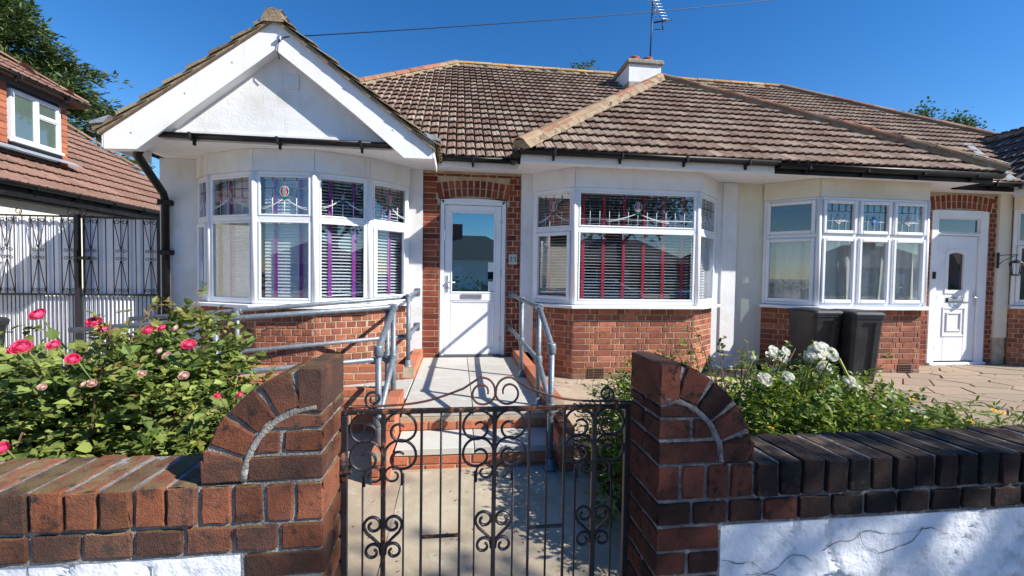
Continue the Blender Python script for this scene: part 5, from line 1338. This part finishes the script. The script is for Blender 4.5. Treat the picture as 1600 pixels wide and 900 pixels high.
for tp in tips:
    tp = Vector(tp); k = rgp.randint(3, 6)
    for i in range(k): spray(pl_, rose, tp-Vector((0, 0, .05*i)), rv(rgp)+Vector((0, 0, .5)), rgp, ly if i < 3 else lv, 5, .05)
stems(rose, (-1.8, 2.2, .08), tips[:30], rgp, twig, .008); pl_.finish(rose)
def onY(px, py, Y):
    v = d+rr*((px-800)/690)-uu*((py-450)/690); return CAM+v*(Y/v.y)
pl_b = Pool('leaf', 0)
for px, py, Y, r in ((57, 490, 1.95, .050), (32, 541, 1.72, .052), (18, 545, 1.78, .034), (113, 560, 1.70, .040), (83, 538, 1.82, .028), (147, 502, 1.95, .042), (160, 513, 2.0, .030), (252, 511, 2.05, .034), (230, 515, 2.05, .036), (295, 537, 1.82, .044), (340, 618, 1.95, .020), (374, 616, 1.9, .026), (0, 700, 1.6, .03)):
    p = onY(px, py, Y); bloom(rose, p, Vector((rgp.uniform(-.5, .5), -.75, .75)), r*.58*rgp.uniform(.75, 1.15), pink, rgp, 'rose_bloom')
    for i in range(5): spray(pl_b, rose, p+Vector((rgp.uniform(-.03, .03), .04, -.045-.03*i)), rv(rgp)+Vector((0, -.2, .3)), rgp, lv, 5, .06)
    b = MB(); b.tube([p-Vector((0, -.02, .012)), p+Vector((.01, .05, -.07)), p+Vector((.01, .12, -.16))], .003, 5); b.build('stem', stem_m, rose)
for px, py, Y in ((66, 604, 1.65), (128, 600, 1.7), (144, 598, 1.72), (247, 548, 1.9), (287, 586, 1.75), (262, 556, 1.88), (272, 512, 2.0), (222, 583, 1.75)):
    bloom(rose, onY(px, py, Y), Vector((rgp.uniform(-.7, .7), -.6, .6)), rgp.uniform(.009, .016), pale, rgp, 'faded_bloom')

pl_b.finish(rose, 'leaf_cluster')
rgw = random.Random(5)
lb = [leaf_mesh('leaf', leaf_b, .036, .022), leaf_mesh('leaf', leaf_b, .030, .019), leaf_mesh('leaf', leaf_b, .042, .026)]
wr = thing('rose_bush', 'loose green rose bush with white blooms behind the right garden wall', 'rose bush', (1.7, 2.2, .1))
E2 = [(1.42, 2.1, .50, .30, .34, .42), (1.68, 2.15, .52, .36, .40, .42), (1.32, 2.6, .56, .30, .36, .36), (2.05, 2.2, .50, .36, .36, .36), (1.5, 3.0, .45, .5, .4, .40)]
pw = Pool('leaf'); fill(pw, wr, E2+[(1.95, 1.85, .56, .5, .3, .38), (1.75, 2.1, .64, .34, .3, .34), (2.25, 2.4, .56, .42, .4, .36)], 8200, rgw, lb, 5, .07, shell=.6)
fill(pw, wr, [(a, b, c, e*.7, f*.7, g*.7) for a, b, c, e, f, g in E2], 300, rgw, lb, 5, .08)
tips = [(rgw.uniform(1.25, 2.3), rgw.uniform(1.9, 2.9), rgw.uniform(.85, 1.08)) for _ in range(30)]+[(1.52, 2.75, 1.12), (1.6, 2.8, 1.14), (1.3, 2.5, 1.08)]
for tp in tips:
    for i in range(4): spray(pw, wr, Vector(tp)-Vector((0, 0, .05*i)), rv(rgw)+Vector((0, 0, .6)), rgw, ly if i < 1 else lb, 5, .045, .9)
stems(wr, (1.7, 2.3, .08), tips, rgw, twig, .006)
for px, py, r in ((1211, 549, .036), (1224, 557, .038), (1196, 592, .040), (1219, 585, .040), (1232, 590, .036), (1273, 549, .038), (1288, 545, .044), (1300, 553, .040), (1289, 574, .042), (1334, 600, .040), (1340, 604, .034), (1284, 553, .03), (1266, 556, .032), (1280, 541, .03), (1204, 556, .03), (1229, 548, .028), (1328, 594, .03), (1177, 559, .014)):
    p = onY(px, py, 2.12+rgw.uniform(-.06, .06)); bloom(wr, p, Vector((rgw.uniform(-.6, .5), -.9, rgw.uniform(.25, .8))), r*.80, whitep, rgw)
    b = MB(); b.tube([p-Vector((0, 0, .01)), p+Vector((-.02, .04, -.12)), p+Vector((-.05, .05, -.3))], .0035, 6); b.build('stem', stem_m, wr)
    for i in range(3): spray(pw, wr, p-Vector((0, -.02, .035+.03*i)), rv(rgw)+Vector((0, 0, .2)), rgw, lb, 5, .05)
b = MB(); b.tube([onY(1311, 560, 2.12), onY(1322, 582, 2.1), onY(1330, 597, 2.08)], .006, 6); b.tube([onY(1334, 606, 2.1), onY(1345, 640, 2.05), onY(1360, 680, 2.0)], .010, 7); b.build('stem', mat('yellow_green_stem', (.38, .42, .10), rough=.6), wr)
pw.finish(wr)

dz_ = thing('marigold_plant', 'spreading plant with narrow leaves and orange daisy flowers along the right wall', 'flowering plant', (2.4, 2.0, .1))
ln_ = [leaf_mesh('leaf', leaf_b, .060, .013, .25, .2), leaf_mesh('leaf', leaf_b, .048, .011, .25, .25)]
pd = Pool('leaf'); E3 = [(2.35, 2.05, .42, .50, .42, .42), (2.9, 2.1, .36, .42, .42, .40), (1.75, 1.80, .42, .55, .25, .44), (2.6, 2.7, .32, .6, .45, .36), (3.35, 2.3, .26, .38, .45, .36)]
fill(pd, dz_, E3, 4600, rgw, ln_, 5, .05, shell=.5); pd.finish(dz_)
for _ in range(30):
    e = rgw.choice(E3[:4]); a = Vector((rgw.uniform(-.8, .8), rgw.uniform(-.95, .4), 0)); zz = math.sqrt(max(.05, 1-a.x**2-a.y**2)); p = Vector((e[0]+a.x*e[3], e[1]+a.y*e[4], e[2]+zz*e[5]*1.04+.01))
    mb = MB(); Mo = orient(p, Vector((1, 0, 0)), Vector((rgw.uniform(-.4, .4), rgw.uniform(-.7, 0), 1)))
    for k in range(10):
        a_ = 2*math.pi*k/10; c, s_ = math.cos(a_), math.sin(a_); r = .019*rgw.uniform(.85, 1.1); v = [Vector((.003*c, .003*s_, .001)), Vector((r*.6*c-.004*s_, r*.6*s_+.004*c, .003)), Vector((r*c, r*s_, .002)), Vector((r*.6*c+.004*s_, r*.6*s_-.004*c, .003))]; mb.add([Mo @ q for q in v], [(0, 1, 2, 3)])
    mb.lathe([(.006, .001), (.005, .005), (.0, .006)], Mo, 8); mb.build('daisy_flower', orange, dz_)
rt = thing('small_shrub', 'small bright green shrub growing beside the path behind the gate', 'shrub', (1.05, 2.8, .1))
pr_ = Pool('leaf', 200); E4 = [(1.12, 2.75, .30, .20, .26, .26), (.98, 2.45, .22, .16, .2, .22), (1.1, 3.1, .3, .2, .3, .3)]
fill(pr_, rt, E4, 420, rgw, ln_+lb, 5, .05, shell=.6)
tips = [(rgw.uniform(.92, 1.2), rgw.uniform(2.5, 3.1), rgw.uniform(.6, .85)) for _ in range(5)]
for tp in tips:
    for i in range(5): spray(pr_, rt, Vector(tp)-Vector((0, 0, .06*i)), rv(rgw)+Vector((0, 0, .4)), rgw, lb, 5, .035, .8)
stems(rt, (1.05, 2.8, .08), tips, rgw, stem_m, .004); pr_.finish(rt)
wd_ = thing('weed_tuft', 'wispy weeds with tiny yellowish leaves against the brick bay left of the pier', 'weed', (1.75, 5.1, .15)); pz = Pool('leaf', 150)
tips = [(rgw.uniform(1.4, 2.5), rgw.uniform(4.9, 5.25), rgw.uniform(.3, .62)) for _ in range(12)]
for tp in tips:
    for i in range(4): spray(pz, wd_, Vector(tp)-Vector((0, 0, .06*i)), rv(rgw)+Vector((0, 0, .6)), rgw, ly+lb, 3, .035, .8)
    b = MB(); b.tube([tp, (tp[0]+rgw.uniform(-.05, .05), tp[1], .16)], .0025, 4); b.build('stem', stem_m, wd_)
pz.finish(wd_)
# sparse ground weeds on the bed and by the edging
gw = MB(); me = lb[0]
for _ in range(1500):
    x, y = rgw.uniform(1.05, 4.45), rgw.uniform(1.5, 4.6)
    if noise.noise(Vector((x*1.7, y*1.7, 9))) < -.02: continue
    M = orient(Vector((x, y, .08+rgw.uniform(0, .09))), rv(rgw)+Vector((0, 0, .8)), Vector((0, -.3, 1)), rgw.uniform(.7, 1.6)); gw.add([M @ v.co for v in me.vertices], [tuple(p.vertices) for p in me.polygons])
tag(gw.build('ground_cover', leaf_b), 'low green weeds scattered over the soil of the flower bed', 'ground cover', kind='stuff')

jw = MB(); me = lb[1]
for _ in range(70):
    x, y = rgw.uniform(4.4, 8.5), rgw.uniform(3.0, 5.82)
    if rgw.random() < .35: y = 5.86-rgw.random()*.03
    for _ in range(rgw.randint(3, 8)):
        M = orient(Vector((x+rgw.gauss(0, .02), y+rgw.gauss(0, .012), .196)), rv(rgw)+Vector((0, 0, .7)), Vector((0, -.3, 1)), rgw.uniform(.3, .8)); jw.add([M @ v.co for v in me.vertices], [tuple(p.vertices) for p in me.polygons])
tag(jw.build('joint_weeds', leaf_b), 'tiny weeds growing in the joints of the paved drive', 'weeds', kind='stuff')
ll = MB(); litter = mat('dead_leaf', (.16, .09, .04), (.25, .17, .08), rough=.9, piece=.3, scale=9)
for _ in range(420):
    x, y = (rgw.uniform(-1.0, 1.0), rgw.uniform(1.5, 4.2)) if rgw.random() < .6 else (rgw.uniform(4.4, 8.5), rgw.uniform(3.2, 5.8))
    z = .204 if x > 4 else (gz(x, y)+.012 if y < 3.0 or x < -.62 or x > .88 else None)
    if z is None: continue
    s_ = rgw.uniform(.006, .018); M = orient(Vector((x, y, z)), Vector((rgw.gauss(0, 1), rgw.gauss(0, 1), .05)), Vector((rgw.gauss(0, .25), rgw.gauss(0, .25), 1)), s_)
    ll.add([M @ Vector(q) for q in ((0, 0, 0), (-.4, .5, .15), (0, 1, 0), (.4, .5, .1))], [(0, 1, 2, 3)])
tag(ll.build('leaf_litter', litter), 'tiny brown dead leaves scattered over the path and drive', 'leaf litter', kind='stuff')
# ------------------------------------------------------------ trees
def leafy(root, blobs, n, size, m, rg, name='crown', flatten=.5, clump=14):
    mb = MB()
    for e in blobs:
        tot = sum(q[3]*q[4]*q[5] for q in blobs); k = int(n*e[3]*e[4]*e[5]/tot/clump)
        for _ in range(k):
            a = rv(rg).normalized(); r = 1-.55*rg.random()**1.3; bu = 1+.35*noise.noise(a*2.2+Vector((e[0], e[1], e[2])))
            c = Vector((e[0]+a.x*e[3]*r*bu, e[1]+a.y*e[4]*r*bu, e[2]+a.z*e[5]*r*bu))
            for _ in range(clump):
                p = c+rv(rg, size*1.5); dr = rv(rg)+a*.6; M = orient(p, dr, rv(rg)+Vector((0, 0, 1)), 1.); s_ = size*rg.uniform(.6, 1.2)
                mb.add([M @ Vector(q) for q in ((0, 0, 0), (-s_*.3, s_*.5, .08*s_), (0, s_, -.1*s_), (s_*.3, s_*.5, .08*s_))], [(0, 1, 2, 3)])
    o = mb.build(name, m, root); return o
def tree(name, label, cat, base, blobs, n, size, m, tr=.16, group=None, seed=1):
    rg = random.Random(seed); root = thing(name, label, cat, base, group); B = Vector(base); top = Vector(blobs[0][:3])
    mb = MB(); P = [B.lerp(top, i/6)+Vector((rg.uniform(-.06, .06), rg.uniform(-.06, .06), 0))*(i > 0) for i in range(7)]; mb.tube(P, [tr*(1-.75*i/6) for i in range(7)], 9)
    for e in blobs:
        for _ in range(4):
            q = Vector((e[0]+rg.uniform(-.6, .6)*e[3], e[1]+rg.uniform(-.6, .6)*e[4], e[2]+rg.uniform(-.3, .7)*e[5])); s_ = P[rg.randint(3, 5)]; mb.tube([s_, s_.lerp(q, .5)+Vector((0, 0, .1)), q], [tr*.35, tr*.22, tr*.08], 6)
    mb.build('trunk', bark, root); leafy(root, blobs, n, size, m, rg); return root
# conifer with layered drooping sprays
def conifer(label, base, H, rfun, seed, nb_=70):
    rg = random.Random(seed); root = thing('conifer_tree', label, 'tree', base); B = Vector(base); mb = MB(); mb.tube([B+Vector((0, 0, H*i/8)) for i in range(9)], [.28*(1-.9*i/8) for i in range(9)], 9)
    fo = MB()
    for k in range(nb_):
        h = 1.5+(H-1.6)*(k/nb_)**.9; a = k*2.4+rg.uniform(-.4, .4); L = rfun(h)*rg.uniform(.72, 1.08); dr = Vector((math.cos(a), math.sin(a), rg.uniform(.02, .3)))
        tip = B+Vector((0, 0, h))+dr*L; P = [B+Vector((0, 0, h))+dr*L*t+Vector((0, 0, -.12*L*t*t)) for t in (0, .33, .66, 1)]; mb.tube(P, [.05, .035, .02, .008], 5)
        n = int(30*L)
        for i in range(n):
            t = .22+.78*(i/n)**.8; c = B+Vector((0, 0, h))+dr*L*t+Vector((0, 0, -.12*L*t*t)); sp = .34*(1.15-t*.6)
            c = c+Vector((rg.gauss(0, sp), rg.gauss(0, sp), rg.gauss(0, sp*.35)))
            for _ in range(9):
                p = c+rv(rg, .07); dd = dr*1.0+rv(rg, .55)+Vector((0, 0, .15)); M = orient(p, dd, Vector((0, 0, 1))+rv(rg, .5)); s_ = rg.uniform(.12, .26)
                fo.add([M @ Vector(q) for q in ((0, 0, 0), (-s_*.16, s_*.5, 0), (0, s_, -.03), (s_*.16, s_*.5, 0))], [(0, 1, 2, 3)])
    mb.build('trunk', bark, root); fo.build('crown', leaf_c, root); return root
def rf(h): return 3.1 if h < 5.2 else 3.1-.55*(h-5.2) if h < 7.2 else 2.0-.75*(h-7.2)
conifer('tall dark conifer rising behind the brown roof at the far left', (-13.1, 14.5, 0), 9.4, rf, 4, 120)
for nm, lb_, px, py, Y, r, sd in (('garden_tree', 'tiny tuft of treetop showing over the ridge left of the chimney', 908, 118, 26, .42, 3), ('garden_tree', 'small slender treetop above the right-hand roof slope', 1438, 180, 26, .28, 4), ('garden_tree', 'rounded treetop above the roof near the right edge', 1494, 198, 26, .6, 5)):
    c = onY(px, py, Y); tree(nm, lb_, 'tree', (c.x, c.y, 0), [(c.x, c.y, c.z-.1, r, r, r*.8 if sd != 4 else r*1.2), (c.x+r*.2, c.y, c.z-r*1.2, r*1.2, r*1.2, r), (c.x, c.y+.3, c.z-2.9, 1.1, 1.1, 1.3)], 15000, .22, leaf_t, .14, 'treetops beyond the roofs', sd)
tree('street_tree', 'leafy street tree on the pavement behind the camera, shading the right-hand wall', 'tree', (7.4, -1.9, 0), [(7.3, -2.35, 5.6, 1.4, .8, 1.2), (8.6, -2.5, 5.8, 1.0, .8, .9)], 2000, .15, leaf_t, .13, None, 11)
tree('street_tree', 'broad tree across the road, seen only in the window reflections', 'tree', (8.5, -11, 0), [(8.0, -11, 6.0, 2.6, 2.2, 2.2), (6.3, -11, 4.8, 1.6, 1.5, 1.3), (10, -11, 5.2, 1.8, 1.6, 1.5)], 6000, .24, leaf_t, .25, None, 12)
# houses and cars across the road (they show in the glass)
grey_w = mat('pebbledash', (.42, .39, .34), (.36, .33, .29), rough=.95, scale=3)
for i, (x, wdh, h, m, lb_) in enumerate(((-16, 13, 2.7, grey_w, 'pebbledashed bungalow across the road, leftmost in the reflections'), (0, 13, 2.8, render_w, 'white bungalow across the road, facing the front gate'), (16, 13, 2.7, brick_d, 'brick bungalow across the road, to the right of the white one'), (31, 13, 2.8, grey_w, 'pebbledashed bungalow across the road beside the brick one'), (46, 13, 2.7, brick_d, 'brick bungalow across the road, second from the far right end'), (61, 13, 2.8, render_w, 'white bungalow across the road, at the far right end of the row'))):
    t = thing('bungalow', lb_, 'bungalow', (x, -30, 0)); MB().box(x-wdh/2, x+wdh/2, -38, -30, 0, h).build('wall', m, t)
    rf_ = MB(); a = wdh/2+.4; deckpoly(rf_, [(x-a, -29.6, h), (x+a, -29.6, h), (x+a-4, -34, h+2.6), (x-a+4, -34, h+2.6)]); deckpoly(rf_, [(x-a, -38.4, h), (x-a, -29.6, h), (x-a+4, -34, h+2.6)]); deckpoly(rf_, [(x+a, -29.6, h), (x+a, -38.4, h), (x+a-4, -34, h+2.6)]); deckpoly(rf_, [(x+a, -38.4, h), (x-a, -38.4, h), (x-a+4, -34, h+2.6), (x+a-4, -34, h+2.6)]); rf_ = rf_.build('roof', tile_k, t)
    MB().box(x-.5, x+.5, -34.4, -33.4, h+1.8, h+3.7).build('chimney', brick_d, rf_)
    for q in (-4, 4):
        f = MB(); Mq = basis((x+q+1.2, -29.98, 0), (-1, 0, 0), (0, 1, 0)); frame(f, Mq, 0, 2.4, .9, 2.3, .08, -.05, .05); f.box(1.16, 1.24, -.04, .05, .98, 2.22, Mq); f = f.build('window', white, t); MB().box(.08, 2.32, .02, .03, .98, 2.22, Mq).build('pane', GN, f)
    MB().box(x-.45, x+.45, -30, -29.95, 0, 2.1, ch=.01).build('door', white, t)
hg = MB()
for k in range(90):
    x = -60+k*1.9; mbh = .8+rgw.random()*.5
    for _ in range(70):
        p = Vector((x+rgw.uniform(-1.2, 1.2), -22+rgw.uniform(-.9, .9), rgw.uniform(0, mbh))); M = orient(p, rv(rgw), rv(rgw), .45)
        hg.add([M @ Vector(q) for q in ((0, 0, 0), (-.22, .35, 0), (0, .7, 0), (.22, .35, 0))], [(0, 1, 2, 3)])
tag(hg.build('hedge', leaf_t), 'ragged dark hedge running along the far side of the road', 'hedge', kind='stuff')
def car(x, y, c, label):
    t = thing('parked_car', label, 'car', (x, y, -.12)); m = mat('car_paint_'+label.split()[0], c, rough=.3, spec=.5, coat=.8)
    prof = [(-2.1, .35), (-2.12, .75), (-1.9, .92), (-1.1, 1.0), (-.5, 1.42), (.9, 1.46), (1.6, 1.08), (2.05, .98), (2.12, .6), (2.05, .35)]
    secs = [(-.85, .96), (-.78, 1.0), (.78, 1.0), (.85, .96)]; mb = MB(); v = []; n = len(prof)
    for yy, s_ in secs:
        for px, pz in prof: v.append(Vector((x+px*s_, y+yy*(1 if pz < 1.05 else .82), pz*s_-.12)))
    f = [(k*n+i, k*n+(i+1) % n, (k+1)*n+(i+1) % n, (k+1)*n+i) for k in range(3) for i in range(n)]+[tuple(range(n)), tuple(range(3*n, 4*n))]; mb.add(v, f); mb.build('body', m, t)
    for s_ in (-1, 1):
        q = MB(); q.prism([Vector((x-.98, y+s_*.80, .87)), Vector((x+1.4, y+s_*.80, .90)), Vector((x+.85, y+s_*.70, 1.27)), Vector((x-.45, y+s_*.70, 1.24))], (0, s_*.012, 0)); q.build('side_window', GC, t)
        for wx in (-1.3, 1.3):
            w__ = MB(); Mw_ = Matrix.Translation((x+wx, y+s_*.80, .19)) @ Matrix.Rotation(math.pi/2, 4, 'X'); w__.lathe([(0, -.09), (.2, -.09), (.31, -.08), (.31, .08), (.2, .09), (0, .09)], Mw_, 20); w__.build('wheel', rubber, t)
    return t
car(-5.2, -7.9, (.02, .09, .42), 'blue hatchback parked across the road left of the gate'); car(5.8, -8.0, (.55, .57, .60), 'silver hatchback parked across the road, nearest the broad tree'); car(12.0, -8.0, (.03, .03, .035), 'black hatchback parked across the road at the right')
for o in list(bpy.data.objects):
    if o.get('label', '').startswith('white rendered bungalow'): o['label'] = 'white rendered bungalow with a front gable, red brick bays and half-glazed white door'
